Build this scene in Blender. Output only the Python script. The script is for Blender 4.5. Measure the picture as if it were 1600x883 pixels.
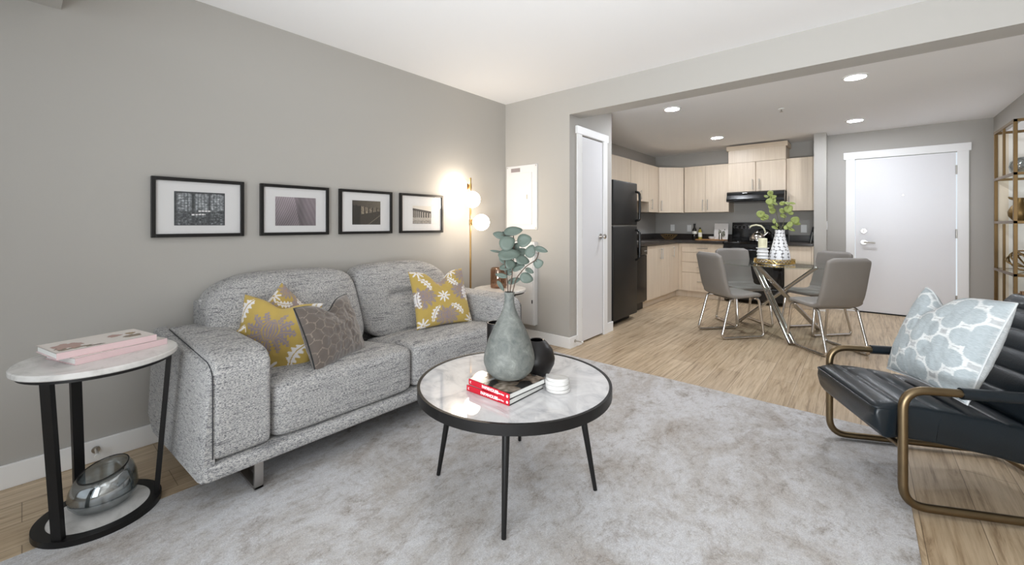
import bpy, bmesh, math, random
import numpy as np
from mathutils import Vector, Matrix, noise as mnoise

for o in list(bpy.data.objects):
    bpy.data.objects.remove(o, do_unlink=True)
S = bpy.context.scene
COL = S.collection
PI = math.pi

# ------------------------------------------------------------------ camera
CAM_H, FPX = 1.17, 646.0
YAW = math.atan(545.0 / FPX)
cam = bpy.data.cameras.new('camera')
cam.sensor_width = 36.0
cam.lens = 36.0 * FPX / 1600.0
cam.shift_y = -90.5 / 1600.0
cam.clip_start = 0.05
co = bpy.data.objects.new('camera', cam)
COL.objects.link(co)
co.location = (0, 0, CAM_H)
co.rotation_euler = (PI / 2, 0, YAW)
S.camera = co

# ------------------------------------------------------------------ light
S.view_settings.view_transform = 'Standard'
S.view_settings.look = 'None'
S.view_settings.gamma = 1.0
S.view_settings.use_curve_mapping = False
S.view_settings.exposure = 0.0
S.cycles.use_denoising = True
S.cycles.max_bounces = 10
S.cycles.diffuse_bounces = 6
S.cycles.sample_clamp_indirect = 6.0
S.cycles.caustics_reflective = False
S.cycles.caustics_refractive = False

W = bpy.data.worlds.new('sky')
S.world = W
W.use_nodes = True
W.node_tree.nodes['Background'].inputs[0].default_value = (0.85, 0.93, 1.0, 1)
W.node_tree.nodes['Background'].inputs[1].default_value = 1.0


def area(name, loc, rot, sx, sy, power, color=(1, 1, 1), spread=PI):
    l = bpy.data.lights.new(name, 'AREA')
    l.shape = 'RECTANGLE'
    l.size, l.size_y = sx, sy
    l.energy = power
    l.color = color
    l.spread = spread
    o = bpy.data.objects.new(name, l)
    COL.objects.link(o)
    o.location = loc
    o.rotation_euler = rot
    return o


# daylight through the window wall behind the camera (light faces +y)
area('window_daylight', (0.20, -1.42, 1.30), (PI / 2, 0, 0.0), 1.6, 1.9, 46, (0.93, 0.97, 1.0), math.radians(138))
# added fill lamp low behind the camera, tilted up to brighten the ceiling
area('ceiling_fill', (0.0, -1.40, 0.50), (PI / 2 + 0.62, 0, 0.0), 2.2, 0.5, 66, (0.92, 0.965, 1.0), math.radians(110))

# ------------------------------------------------------------------ materials


def lin(c):
    r = []
    for v in c:
        v = v / 255.0
        r.append(v / 12.92 if v <= 0.04045 else ((v + 0.055) / 1.055) ** 2.4)
    return (r[0], r[1], r[2], 1.0)


def sock(n, *names):
    for k in names:
        if k in n.inputs:
            return n.inputs[k]


def mat(name, rgb, rough=0.5, metal=0.0, spec=0.5, coat=0.0, trans=0.0, ior=1.45, emit=None, estr=0.0,
        noise=None, bump=None, sheen=0.0):
    """noise=(scale, amount) slight tone variation, bump=(scale, strength)"""
    m = bpy.data.materials.new(name)
    m.use_nodes = True
    nt = m.node_tree
    p = nt.nodes['Principled BSDF']
    p.inputs['Base Color'].default_value = lin(rgb)
    p.inputs['Roughness'].default_value = rough
    p.inputs['Metallic'].default_value = metal
    sock(p, 'Specular IOR Level', 'Specular').default_value = spec
    p.inputs['IOR'].default_value = ior
    sock(p, 'Coat Weight', 'Clearcoat').default_value = coat
    sock(p, 'Transmission Weight', 'Transmission').default_value = trans
    if sheen:
        sock(p, 'Sheen Weight', 'Sheen').default_value = sheen
    if emit:
        sock(p, 'Emission Color', 'Emission').default_value = lin(emit)
        p.inputs['Emission Strength'].default_value = estr
    if noise or bump:
        tc = nt.nodes.new('ShaderNodeTexCoord')
    if noise:
        nz = nt.nodes.new('ShaderNodeTexNoise')
        nz.inputs['Scale'].default_value = noise[0]
        nz.inputs['Detail'].default_value = 4
        nt.links.new(tc.outputs['Object'], nz.inputs['Vector'])
        mx = nt.nodes.new('ShaderNodeMix')
        mx.data_type = 'RGBA'
        a = noise[1]
        c = lin(rgb)
        mx.inputs['A'].default_value = (c[0] * (1 - a), c[1] * (1 - a), c[2] * (1 - a), 1)
        mx.inputs['B'].default_value = (min(1, c[0] * (1 + a)), min(1, c[1] * (1 + a)), min(1, c[2] * (1 + a)), 1)
        nt.links.new(nz.outputs['Fac'], mx.inputs['Factor'])
        nt.links.new(mx.outputs['Result'], p.inputs['Base Color'])
    if bump:
        nb = nt.nodes.new('ShaderNodeTexNoise')
        nb.inputs['Scale'].default_value = bump[0]
        nb.inputs['Detail'].default_value = 3
        nt.links.new(tc.outputs['Object'], nb.inputs['Vector'])
        bp = nt.nodes.new('ShaderNodeBump')
        bp.inputs['Strength'].default_value = bump[1]
        bp.inputs['Distance'].default_value = 0.004
        nt.links.new(nb.outputs['Fac'], bp.inputs['Height'])
        nt.links.new(bp.outputs['Normal'], p.inputs['Normal'])
    return m


def ramp(nt, stops):
    r = nt.nodes.new('ShaderNodeValToRGB')
    e = r.color_ramp.elements
    while len(e) < len(stops):
        e.new(0.5)
    for i, (pos, c) in enumerate(stops):
        e[i].position = pos
        e[i].color = lin(c)
    return r


def tex_base(name, rough):
    m = bpy.data.materials.new(name)
    m.use_nodes = True
    nt = m.node_tree
    p = nt.nodes['Principled BSDF']
    p.inputs['Roughness'].default_value = rough
    tc = nt.nodes.new('ShaderNodeTexCoord')
    return m, nt, p, tc


def mapping(nt, tc, scale, rot=(0, 0, 0), out='Object'):
    mp = nt.nodes.new('ShaderNodeMapping')
    mp.inputs['Scale'].default_value = scale
    mp.inputs['Rotation'].default_value = rot
    nt.links.new(tc.outputs[out], mp.inputs['Vector'])
    return mp


def nnoise(nt, vec, scale, detail=4, rough=0.55, dist=0.0):
    n = nt.nodes.new('ShaderNodeTexNoise')
    n.inputs['Scale'].default_value = scale
    n.inputs['Detail'].default_value = detail
    n.inputs['Roughness'].default_value = rough
    n.inputs['Distortion'].default_value = dist
    nt.links.new(vec.outputs[0], n.inputs['Vector'])
    return n


def mixc(nt, fac, a, b, mode='MIX'):
    mx = nt.nodes.new('ShaderNodeMix')
    mx.data_type = 'RGBA'
    mx.blend_type = mode
    for v, k in ((fac, 'Factor'), (a, 'A'), (b, 'B')):
        if isinstance(v, (int, float)):
            mx.inputs[k].default_value = v
        elif isinstance(v, tuple):
            mx.inputs[k].default_value = v
        else:
            nt.links.new(v, mx.inputs[k])
    return mx.outputs['Result']


def bumpn(nt, p, h, strength, dist=0.003):
    b = nt.nodes.new('ShaderNodeBump')
    b.inputs['Strength'].default_value = strength
    b.inputs['Distance'].default_value = dist
    nt.links.new(h, b.inputs['Height'])
    nt.links.new(b.outputs['Normal'], p.inputs['Normal'])


def floor_mat():
    m, nt, p, tc = tex_base('oak_vinyl_planks', 0.42)
    mp = mapping(nt, tc, (1, 1, 1), (0, 0, PI / 2))
    br = nt.nodes.new('ShaderNodeTexBrick')
    br.offset = 0.37
    br.inputs['Color1'].default_value = lin((208, 188, 160))
    br.inputs['Color2'].default_value = lin((192, 171, 143))
    br.inputs['Mortar'].default_value = lin((140, 122, 100))
    br.inputs['Scale'].default_value = 1.0
    br.inputs['Mortar Size'].default_value = 0.0015
    br.inputs['Bias'].default_value = 0.0
    br.inputs['Brick Width'].default_value = 1.22
    br.inputs['Row Height'].default_value = 0.18
    nt.links.new(mp.outputs[0], br.inputs['Vector'])
    m2 = mapping(nt, tc, (30, 1.3, 1))
    g = nnoise(nt, m2, 1.6, 7, 0.65, 0.25)
    rg = ramp(nt, [(0.30, (140, 122, 104)), (0.44, (222, 216, 208)), (0.60, (255, 255, 255))])
    nt.links.new(g.outputs['Fac'], rg.inputs['Fac'])
    c1 = mixc(nt, 0.75, br.outputs['Color'], rg.outputs['Color'], 'MULTIPLY')
    m3 = mapping(nt, tc, (9, 1.0, 1))
    g2 = nnoise(nt, m3, 1.6, 8, 0.7, 0.8)
    r2 = ramp(nt, [(0.33, (152, 130, 106)), (0.42, (240, 236, 230)), (0.5, (255, 255, 255))])
    nt.links.new(g2.outputs['Fac'], r2.inputs['Fac'])
    c2 = mixc(nt, 0.55, c1, r2.outputs['Color'], 'MULTIPLY')
    nt.links.new(c2, p.inputs['Base Color'])
    bumpn(nt, p, g.outputs['Fac'], 0.15, 0.002)
    return m


def rug_mat():
    m, nt, p, tc = tex_base('distressed_grey_rug_pile', 0.95)
    sock(p, 'Specular IOR Level', 'Specular').default_value = 0.1
    mp = mapping(nt, tc, (1.0, 0.7, 1.0), (0, 0, 0.5))
    a = nnoise(nt, mp, 2.6, 9, 0.72, 0.6)
    ra = ramp(nt, [(0.34, (196, 188, 180)), (0.44, (216, 213, 210)), (0.55, (231, 231, 232)), (0.75, (236, 236, 238))])
    nt.links.new(a.outputs['Fac'], ra.inputs['Fac'])
    b = nnoise(nt, mp, 7.0, 10, 0.8, 0.4)
    rb = ramp(nt, [(0.33, (176, 164, 150)), (0.41, (230, 226, 222)), (0.48, (255, 255, 255))])
    nt.links.new(b.outputs['Fac'], rb.inputs['Fac'])
    c = mixc(nt, 0.75, ra.outputs['Color'], rb.outputs['Color'], 'MULTIPLY')
    f = nnoise(nt, tc_vec(nt, tc), 260, 3, 0.7)
    rf = ramp(nt, [(0.3, (196, 196, 200)), (0.7, (255, 255, 255))])
    nt.links.new(f.outputs['Fac'], rf.inputs['Fac'])
    c = mixc(nt, 0.8, c, rf.outputs['Color'], 'MULTIPLY')
    d = nnoise(nt, mapping(nt, tc, (1.0, 0.6, 1.0), (0, 0, 0.5)), 24, 12, 0.85, 0.3)
    rd = ramp(nt, [(0.36, (200, 194, 187)), (0.46, (244, 242, 240)), (0.54, (255, 255, 255))])
    nt.links.new(d.outputs['Fac'], rd.inputs['Fac'])
    c = mixc(nt, 0.85, c, rd.outputs['Color'], 'MULTIPLY')
    nt.links.new(c, p.inputs['Base Color'])
    bumpn(nt, p, d.outputs['Fac'], 0.5, 0.006)
    return m


def tc_vec(nt, tc):
    return mapping(nt, tc, (1, 1, 1))


def tweed_mat():
    m, nt, p, tc = tex_base('grey_tweed_upholstery', 0.95)
    sock(p, 'Specular IOR Level', 'Specular').default_value = 0.15
    v = mapping(nt, tc, (1, 0.45, 1.3))
    f = nnoise(nt, v, 260, 3, 0.75)
    rf = ramp(nt, [(0.38, (96, 97, 103)), (0.49, (174, 174, 175)), (0.64, (212, 210, 206))])
    nt.links.new(f.outputs['Fac'], rf.inputs['Fac'])
    v2 = mapping(nt, tc, (26, 6.5, 120), (0.05, 0, 0))
    s = nnoise(nt, v2, 1.0, 5, 0.7, 0.6)
    rs = ramp(nt, [(0.34, (112, 112, 118)), (0.43, (232, 231, 230)), (0.53, (255, 254, 252))])
    nt.links.new(s.outputs['Fac'], rs.inputs['Fac'])
    c = mixc(nt, 0.7, rf.outputs['Color'], rs.outputs['Color'], 'MULTIPLY')
    nt.links.new(c, p.inputs['Base Color'])
    bumpn(nt, p, f.outputs['Fac'], 0.6, 0.003)
    return m


def marble_mat(name='white_marble', base=(226, 225, 225), vein=(190, 190, 193), scale=4.0, rough=0.12):
    m, nt, p, tc = tex_base(name, rough)
    v = mapping(nt, tc, (1, 1.6, 1), (0, 0, 0.6))
    a = nnoise(nt, v, scale, 8, 0.65, 1.6)
    r = ramp(nt, [(0.36, vein), (0.47, tuple((b * 2 + c) // 3 for b, c in zip(base, vein))), (0.58, base)])
    nt.links.new(a.outputs['Fac'], r.inputs['Fac'])
    nt.links.new(r.outputs['Color'], p.inputs['Base Color'])
    return m


def maple_mat(name='pale_maple_laminate', horiz=False):
    m, nt, p, tc = tex_base(name, 0.38)
    v = mapping(nt, tc, (2, 2, 60) if horiz else (45, 45, 1.5))
    a = nnoise(nt, v, 1.0, 4, 0.6, 0.3)
    r = ramp(nt, [(0.3, (206, 189, 168)), (0.7, (219, 204, 184))])
    nt.links.new(a.outputs['Fac'], r.inputs['Fac'])
    nt.links.new(r.outputs['Color'], p.inputs['Base Color'])
    return m


def attr_mat(name, rough, bump=None, coat=0.0, sheen=0.0, attr='pattern', weave=None):
    m, nt, p, tc = tex_base(name, rough)
    a = nt.nodes.new('ShaderNodeAttribute')
    a.attribute_name = attr
    out = a.outputs['Color']
    if weave:
        v = mapping(nt, tc, weave)
        n = nnoise(nt, v, 1.0, 4, 0.7)
        r = ramp(nt, [(0.35, (215, 218, 220)), (0.6, (255, 255, 255))])
        nt.links.new(n.outputs['Fac'], r.inputs['Fac'])
        out = mixc(nt, 0.8, out, r.outputs['Color'], 'MULTIPLY')
    nt.links.new(out, p.inputs['Base Color'])
    sock(p, 'Coat Weight', 'Clearcoat').default_value = coat
    if sheen:
        sock(p, 'Sheen Weight', 'Sheen').default_value = sheen
    if bump:
        f = nnoise(nt, tc_vec(nt, tc), bump[0], 3)
        bumpn(nt, p, f.outputs['Fac'], bump[1], 0.002)
    return m


def glass_mat(name, tint=(240, 246, 244), refl=0.06, refl_tint=(255, 255, 255), rough=0.0, use_fresnel=True, ior=1.5):
    m = bpy.data.materials.new(name)
    m.use_nodes = True
    nt = m.node_tree
    nt.nodes.remove(nt.nodes['Principled BSDF'])
    out = nt.nodes['Material Output']
    t = nt.nodes.new('ShaderNodeBsdfTransparent')
    t.inputs[0].default_value = lin(tint)
    g = nt.nodes.new('ShaderNodeBsdfGlossy')
    g.inputs[0].default_value = lin(refl_tint)
    g.inputs['Roughness'].default_value = rough
    mx = nt.nodes.new('ShaderNodeMixShader')
    if use_fresnel:
        fr = nt.nodes.new('ShaderNodeFresnel')
        fr.inputs['IOR'].default_value = ior
        ad = nt.nodes.new('ShaderNodeMath')
        ad.operation = 'ADD'
        ad.use_clamp = True
        ad.inputs[1].default_value = refl
        nt.links.new(fr.outputs[0], ad.inputs[0])
        ge = nt.nodes.new('ShaderNodeNewGeometry')
        inv = nt.nodes.new('ShaderNodeMath')
        inv.operation = 'SUBTRACT'
        inv.inputs[0].default_value = 1.0
        nt.links.new(ge.outputs['Backfacing'], inv.inputs[1])
        mu = nt.nodes.new('ShaderNodeMath')
        mu.operation = 'MULTIPLY'
        nt.links.new(ad.outputs[0], mu.inputs[0])
        nt.links.new(inv.outputs[0], mu.inputs[1])
        nt.links.new(mu.outputs[0], mx.inputs[0])
    else:
        mx.inputs[0].default_value = refl
    nt.links.new(t.outputs[0], mx.inputs[1])
    nt.links.new(g.outputs[0], mx.inputs[2])
    nt.links.new(mx.outputs[0], out.inputs['Surface'])
    return m


M = {}
M['wall'] = mat('warm_grey_wall_paint', (178, 175, 170), 0.7, spec=0.3, bump=(60, 0.03))
M['ceil'] = mat('white_ceiling_paint', (240, 240, 241), 0.9, spec=0.1, bump=(40, 0.03))
M['trim'] = mat('white_trim_paint', (240, 240, 240), 0.4)
M['door'] = mat('white_door_paint', (228, 228, 231), 0.35, noise=(3, 0.01))
M['floor'] = floor_mat()
M['rug'] = rug_mat()
M['tweed'] = tweed_mat()
M['marble'] = marble_mat(rough=0.025)
M['marble2'] = marble_mat('pale_marble_shelf', (216, 214, 211), (192, 190, 187), 5.0, 0.2)
M['maple'] = maple_mat()
M['maple_h'] = maple_mat('pale_maple_crown', True)
M['black'] = mat('black_metal', (24, 23, 23), 0.4, 0.3)
M['appl'] = mat('black_appliance', (20, 20, 20), 0.22, 0.0, 0.6, noise=(8, 0.1))
M['appl_tex'] = mat('textured_black_appliance', (24, 23, 22), 0.42, 0.0, 0.5, bump=(300, 0.15))
M['blackgloss'] = mat('black_glass', (8, 8, 9), 0.06, 0.0, 0.7)
M['counter'] = mat('dark_laminate_counter', (52, 46, 43), 0.25, noise=(90, 0.45))
M['chrome'] = mat('polished_chrome', (210, 206, 202), 0.1, 1.0)
M['steel'] = mat('brushed_steel', (176, 172, 168), 0.3, 1.0, noise=(30, 0.06))
M['satin'] = mat('satin_nickel', (190, 186, 180), 0.28, 1.0)
M['brass'] = mat('aged_brass', (176, 142, 92), 0.3, 1.0, noise=(14, 0.08))
M['bronze'] = mat('antique_bronze_tube', (122, 106, 82), 0.38, 1.0, noise=(25, 0.14))
M['dark_brass'] = mat('dark_brass_post', (112, 90, 60), 0.38, 0.9, noise=(20, 0.1))
M['gold'] = mat('gilded_metal', (205, 176, 110), 0.28, 1.0, noise=(40, 0.12))
M['leather'] = mat('dark_teal_leather', (20, 28, 34), 0.34, 0.0, 0.5, noise=(9, 0.25), bump=(180, 0.12))
M['grey_leather'] = mat('grey_leatherette', (137, 132, 127), 0.5, noise=(8, 0.04), bump=(220, 0.06))
M['stitch'] = mat('dark_seam_thread', (60, 60, 64), 0.9)
M['globe'] = mat('lit_opal_globe', (255, 240, 220), 0.3, emit=(255, 238, 216), estr=25.0)
M['led'] = mat('lit_downlight_diffuser', (255, 255, 255), 0.4, emit=(242, 247, 255), estr=310.0)
M['white_plastic'] = mat('white_plastic', (236, 236, 234), 0.35)
M['panel'] = mat('white_enamelled_steel', (222, 222, 222), 0.35)
M['frame'] = mat('black_picture_frame', (18, 17, 17), 0.35)
M['mat_board'] = mat('white_mat_board', (232, 231, 231), 0.8, noise=(20, 0.01))
M['pic_glass'] = glass_mat('picture_glass', (252, 252, 252), 0.0)
M['clear'] = glass_mat('clear_table_glass', (242, 246, 244), 0.02)
M['smoke'] = glass_mat('smoked_mirror_glass', (226, 229, 230), 0.30, (232, 234, 235), 0.02, False)
M['amber'] = glass_mat('ombre_amber_glass', (226, 206, 190), 0.16, (235, 220, 205), 0.05, False)
M['print'] = attr_mat('art_print', 0.6)
M['cloth_print'] = attr_mat('printed_cotton', 0.9, (400, 0.25), sheen=0.2)
M['velvet'] = attr_mat('quilted_taupe_velvet', 0.75, (250, 0.2), sheen=0.6)
M['blue_weave'] = attr_mat('pale_blue_trellis_weave', 0.95, (300, 0.3), weave=(60, 420, 60))
M['blue_plain'] = mat('plain_pale_linen', (206, 210, 212), 0.95, noise=(60, 0.06), bump=(350, 0.2))
M['cover'] = attr_mat('glossy_book_cover', 0.25, coat=0.3)
M['paper'] = mat('book_pages', (226, 226, 222), 0.8, noise=(200, 0.06))
M['red'] = mat('red_book_spine', (188, 24, 44), 0.35)
M['pink'] = mat('blush_book_cloth', (226, 200, 202), 0.5)
M['white_ink'] = mat('white_ink', (245, 240, 240), 0.5)
M['grey_ink'] = mat('grey_ink', (150, 140, 140), 0.5)
M['leaf'] = mat('eucalyptus_leaf', (84, 95, 87), 0.55, noise=(18, 0.2))
M['leaf_green'] = mat('yellow_green_leaf', (140, 152, 84), 0.45, noise=(22, 0.22))
M['stem'] = mat('brown_stem', (74, 58, 48), 0.7)
M['stem_green'] = mat('green_stem', (96, 96, 62), 0.7)
M['black_ceramic'] = mat('matt_black_ceramic', (22, 19, 19), 0.35)
M['white_ceramic'] = mat('white_glazed_ceramic', (232, 232, 232), 0.2)
M['candle'] = mat('ivory_wax', (232, 228, 196), 0.5)
M['bottle_dark'] = mat('dark_bottle_glass', (30, 26, 22), 0.08)
M['bottle_oil'] = mat('olive_oil_glass', (150, 138, 60), 0.1)
M['label'] = mat('paper_label', (228, 224, 212), 0.6)
M['wood_tray'] = mat('honey_wood', (176, 128, 78), 0.4, noise=(20, 0.15))
M['cream_panel'] = mat('cream_lacquer_panel', (232, 218, 196), 0.25, noise=(3, 0.02))
M['ivory_panel'] = mat('ivory_lacquer_panel', (244, 240, 232), 0.2)
M['tan_paper'] = mat('tan_book_cloth', (150, 116, 84), 0.6, noise=(60, 0.2))
M['cushion_knot'] = mat('antique_gold_cast', (128, 104, 66), 0.5, 0.8)
M['gasket'] = mat('dark_grey_rim', (30, 28, 27), 0.8)  # dark grey of the smoked bowl's rim ring
M['grey_tuft'] = mat('grey_boucle', (140, 138, 142), 0.95, noise=(90, 0.5), bump=(90, 0.9))


def vase_mat():
    m, nt, p, tc = tex_base('frosted_recycled_glass', 0.38)
    v = tc_vec(nt, tc)
    n = nnoise(nt, v, 22, 7, 0.75, 0.5)
    r = ramp(nt, [(0.32, (100, 106, 104)), (0.5, (126, 129, 125)), (0.62, (144, 147, 142)), (0.74, (184, 189, 184))])
    nt.links.new(n.outputs['Fac'], r.inputs['Fac'])
    nt.links.new(r.outputs['Color'], p.inputs['Base Color'])
    sock(p, 'Transmission Weight', 'Transmission').default_value = 0.22
    p.inputs['IOR'].default_value = 1.2
    bumpn(nt, p, n.outputs['Fac'], 0.25, 0.003)
    return m


M['vase'] = vase_mat()

# ------------------------------------------------------------------ builders


class B:
    def __init__(self, pattern=False):
        self.bm = bmesh.new()
        self.lay = self.bm.verts.layers.float_color.new('pattern') if pattern else None

    def _merge(self, t):
        me = bpy.data.meshes.new('tmp')
        t.to_mesh(me)
        t.free()
        self.bm.from_mesh(me)
        bpy.data.meshes.remove(me)

    def box(self, lo, hi, bev=0.0, seg=2, mtx=None):
        t = bmesh.new()
        c = [(a + b) / 2 for a, b in zip(lo, hi)]
        s = [abs(b - a) for a, b in zip(lo, hi)]
        bmesh.ops.create_cube(t, size=1.0, matrix=Matrix.Translation(c) @ Matrix.Diagonal((s[0], s[1], s[2], 1)))
        if bev > 0:
            bmesh.ops.bevel(t, geom=list(t.edges), offset=min(bev, min(s) * 0.49), segments=seg, affect='EDGES',
                            profile=0.5)
        if mtx is not None:
            bmesh.ops.transform(t, matrix=mtx, verts=t.verts)
        self._merge(t)
        return self

    def ring_loft(self, rings, cap=True, closed=False):
        vs = [[self.bm.verts.new(p) for p in r] for r in rings]
        n = len(vs[0])
        k = len(vs)
        for i in range(k if closed else k - 1):
            a, b = vs[i], vs[(i + 1) % k]
            for j in range(n):
                try:
                    self.bm.faces.new((a[j], a[(j + 1) % n], b[(j + 1) % n], b[j]))
                except ValueError:
                    pass
        if cap and not closed:
            try:
                self.bm.faces.new(list(reversed(vs[0])))
                self.bm.faces.new(vs[-1])
            except ValueError:
                pass
        return self

    def tube(self, pts, r, n=10, closed=False, flat=None):
        """sweep circle (or a flat section (w, t)) along pts"""
        pts = [Vector(p) for p in pts]
        k = len(pts)
        rr = r if isinstance(r, (list, tuple)) else [r] * k
        rings = []
        prev = None
        for i, p in enumerate(pts):
            if closed:
                d = pts[(i + 1) % k] - pts[i - 1]
            elif i == 0:
                d = pts[1] - pts[0]
            elif i == k - 1:
                d = pts[-1] - pts[-2]
            else:
                d = (pts[i + 1] - p).normalized() + (p - pts[i - 1]).normalized()
            d.normalize()
            if prev is None:
                a = Vector((0, 0, 1)) if abs(d.z) < 0.9 else Vector((1, 0, 0))
                u = d.cross(a).normalized()
            else:
                u = (prev - d * prev.dot(d)).normalized()
            prev = u
            v = d.cross(u)
            rings.append([p + (u * math.cos(2 * PI * j / n) + v * math.sin(2 * PI * j / n)) * rr[i] for j in range(n)])
        return self.ring_loft(rings, True, closed)

    def cyl(self, p0, p1, r0, r1=None, n=20):
        return self.tube([p0, p1], [r0, r0 if r1 is None else r1], n)

    def lathe(self, prof, c=(0, 0, 0), n=32, fn=None, squash=(1, 1)):
        rings = []
        for r, z in prof:
            ring = []
            for j in range(n):
                a = 2 * PI * j / n
                x, y, zz = r * math.cos(a) * squash[0], r * math.sin(a) * squash[1], z
                if fn:
                    x, y, zz = fn(x, y, zz)
                ring.append((c[0] + x, c[1] + y, c[2] + zz))
            rings.append(ring)
        return self.ring_loft(rings, True)

    def sphere(self, c, r, n=20, scale=(1, 1, 1)):
        t = bmesh.new()
        bmesh.ops.create_uvsphere(t, u_segments=n, v_segments=max(6, n // 2), radius=r)
        bmesh.ops.transform(t, matrix=Matrix.Translation(c) @ Matrix.Diagonal((scale[0], scale[1], scale[2], 1)),
                            verts=t.verts)
        self._merge(t)
        return self

    def prism(self, poly, axis, a, b):
        """poly of 2D points extruded along axis from a to b"""
        def p3(q, t):
            if axis == 0:
                return (t, q[0], q[1])
            if axis == 1:
                return (q[0], t, q[1])
            return (q[0], q[1], t)
        return self.ring_loft([[p3(q, a) for q in poly], [p3(q, b) for q in poly]])

    def grid(self, fn, nu, nv, colfn=None, double=None):
        """fn(u,v) -> point, u,v in 0..1"""
        vs = []
        for i in range(nu + 1):
            row = []
            for j in range(nv + 1):
                v = self.bm.verts.new(fn(i / nu, j / nv))
                if colfn and self.lay is not None:
                    c = colfn(i / nu, j / nv)
                    v[self.lay] = lin(c)
                row.append(v)
            vs.append(row)
        for i in range(nu):
            for j in range(nv):
                self.bm.faces.new((vs[i][j], vs[i + 1][j], vs[i + 1][j + 1], vs[i][j + 1]))
        return vs

    def done(self, name, material, parent=None, smooth=True, world=False, angle=40):
        bm = self.bm
        bmesh.ops.recalc_face_normals(bm, faces=bm.faces)
        if world and parent is not None:
            bmesh.ops.translate(bm, vec=-Vector(parent.location), verts=bm.verts)
        me = bpy.data.meshes.new(name)
        bm.to_mesh(me)
        bm.free()
        me.materials.append(M[material] if isinstance(material, str) else material)
        if smooth:
            me.polygons.foreach_set('use_smooth', [True] * len(me.polygons))
            try:
                me.set_sharp_from_angle(angle=math.radians(angle))
            except Exception:
                pass
        o = bpy.data.objects.new(name, me)
        COL.objects.link(o)
        if parent is not None:
            o.parent = parent
        return o


def thing(name, label, cat, loc=(0, 0, 0), rz=0.0, group=None):
    o = bpy.data.objects.new(name, None)
    o.empty_display_size = 0.1
    COL.objects.link(o)
    o.location = loc
    o.rotation_euler = (0, 0, rz)
    return tag(o, label, cat, group)


def tag(o, label, cat, group=None):
    o['label'] = label
    o['category'] = cat
    if group:
        o['group'] = group
    return o


def struct(name, b, material, smooth=False):
    o = b.done(name, material, None, smooth)
    o['kind'] = 'structure'
    return o


def recenter(o):
    """put a single-mesh thing's origin at its base centre"""
    me = o.data
    n = len(me.vertices)
    co_ = np.empty(n * 3, dtype=np.float32)
    me.vertices.foreach_get('co', co_)
    co_ = co_.reshape(-1, 3)
    lo, hi = co_.min(0), co_.max(0)
    c = np.array([(lo[0] + hi[0]) / 2, (lo[1] + hi[1]) / 2, lo[2]])
    co_ -= c
    me.vertices.foreach_set('co', co_.ravel())
    me.update()
    o.location = Vector(o.location) + Vector(c.tolist())
    return o


def dup(root, loc, rz, label=None):
    r = root.copy()
    COL.objects.link(r)
    r.location = loc
    r.rotation_euler = (0, 0, rz)
    if label:
        r['label'] = label

    def rec(src, dst):
        for ch in list(src.children):
            c = ch.copy()
            COL.objects.link(c)
            c.parent = dst
            rec(ch, c)
    rec(root, r)
    return r


def arc(c, r, a0, a1, n, plane='yz', x=0.0):
    out = []
    for i in range(n + 1):
        a = a0 + (a1 - a0) * i / n
        p, q = c[0] + r * math.cos(a), c[1] + r * math.sin(a)
        out.append((x, p, q) if plane == 'yz' else (p, x, q) if plane == 'xz' else (p, q, x))
    return out


def fillet(pts, r, n=6):
    """round the corners of an open 3D polyline"""
    pts = [Vector(p) for p in pts]
    out = [pts[0]]
    for i in range(1, len(pts) - 1):
        a, b, c = pts[i - 1], pts[i], pts[i + 1]
        d0, d1 = (a - b), (c - b)
        rr = min(r, d0.length * 0.49, d1.length * 0.49)
        p0, p1 = b + d0.normalized() * rr, b + d1.normalized() * rr
        for k in range(n + 1):
            t = k / n
            out.append((1 - t) ** 2 * p0 + 2 * t * (1 - t) * b + t * t * p1)
    out.append(pts[-1])
    return out


def text_mesh(name, body, size, material, mtx, parent, depth=0.0004, bold=0.0, align='LEFT'):
    cu = bpy.data.curves.new(name, 'FONT')
    cu.body = body
    cu.size = size
    cu.extrude = depth
    cu.offset = bold
    cu.align_x = align
    cu.align_y = 'CENTER'
    t = bpy.data.objects.new(name + '_tmp', cu)
    COL.objects.link(t)
    dg = bpy.context.evaluated_depsgraph_get()
    me = bpy.data.meshes.new_from_object(t.evaluated_get(dg))
    bpy.data.objects.remove(t, do_unlink=True)
    me.transform(mtx)
    me.materials.clear()
    me.materials.append(M[material])
    me.name = name
    o = bpy.data.objects.new(name, me)
    COL.objects.link(o)
    o.parent = parent
    return o


# ------------------------------------------------------------------ room shell
XL, XR = -2.90, 1.175       # left and right walls
YB, YS = -1.50, 3.33        # window wall, stub wall / beam face
YE, YK = 7.25, 7.55         # entry wall, kitchen back wall
ZC, ZK = 2.45, 2.41         # living ceiling, kitchen ceiling
T = 0.12

struct('floor', B().box((XL - T, YB - T, -0.1), (XR + T, YK + T, 0)), 'floor')
struct('ceiling', B().box((XL - T, YB - T, ZC), (XR + T, YS + 0.1, ZC + 0.1)), 'ceil')
struct('ceiling_kitchen', B().box((XL - T, YS + 0.1, ZK), (XR + T, YK + T, ZC + 0.1)), 'ceil')
struct('wall_left', B().box((XL - T, YB - T, 0), (XL, YK + T, ZC)), 'wall')
struct('wall_right', B().box((XR, YB - T, 0), (XR + T, YK + T, ZC)), 'wall')
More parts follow.
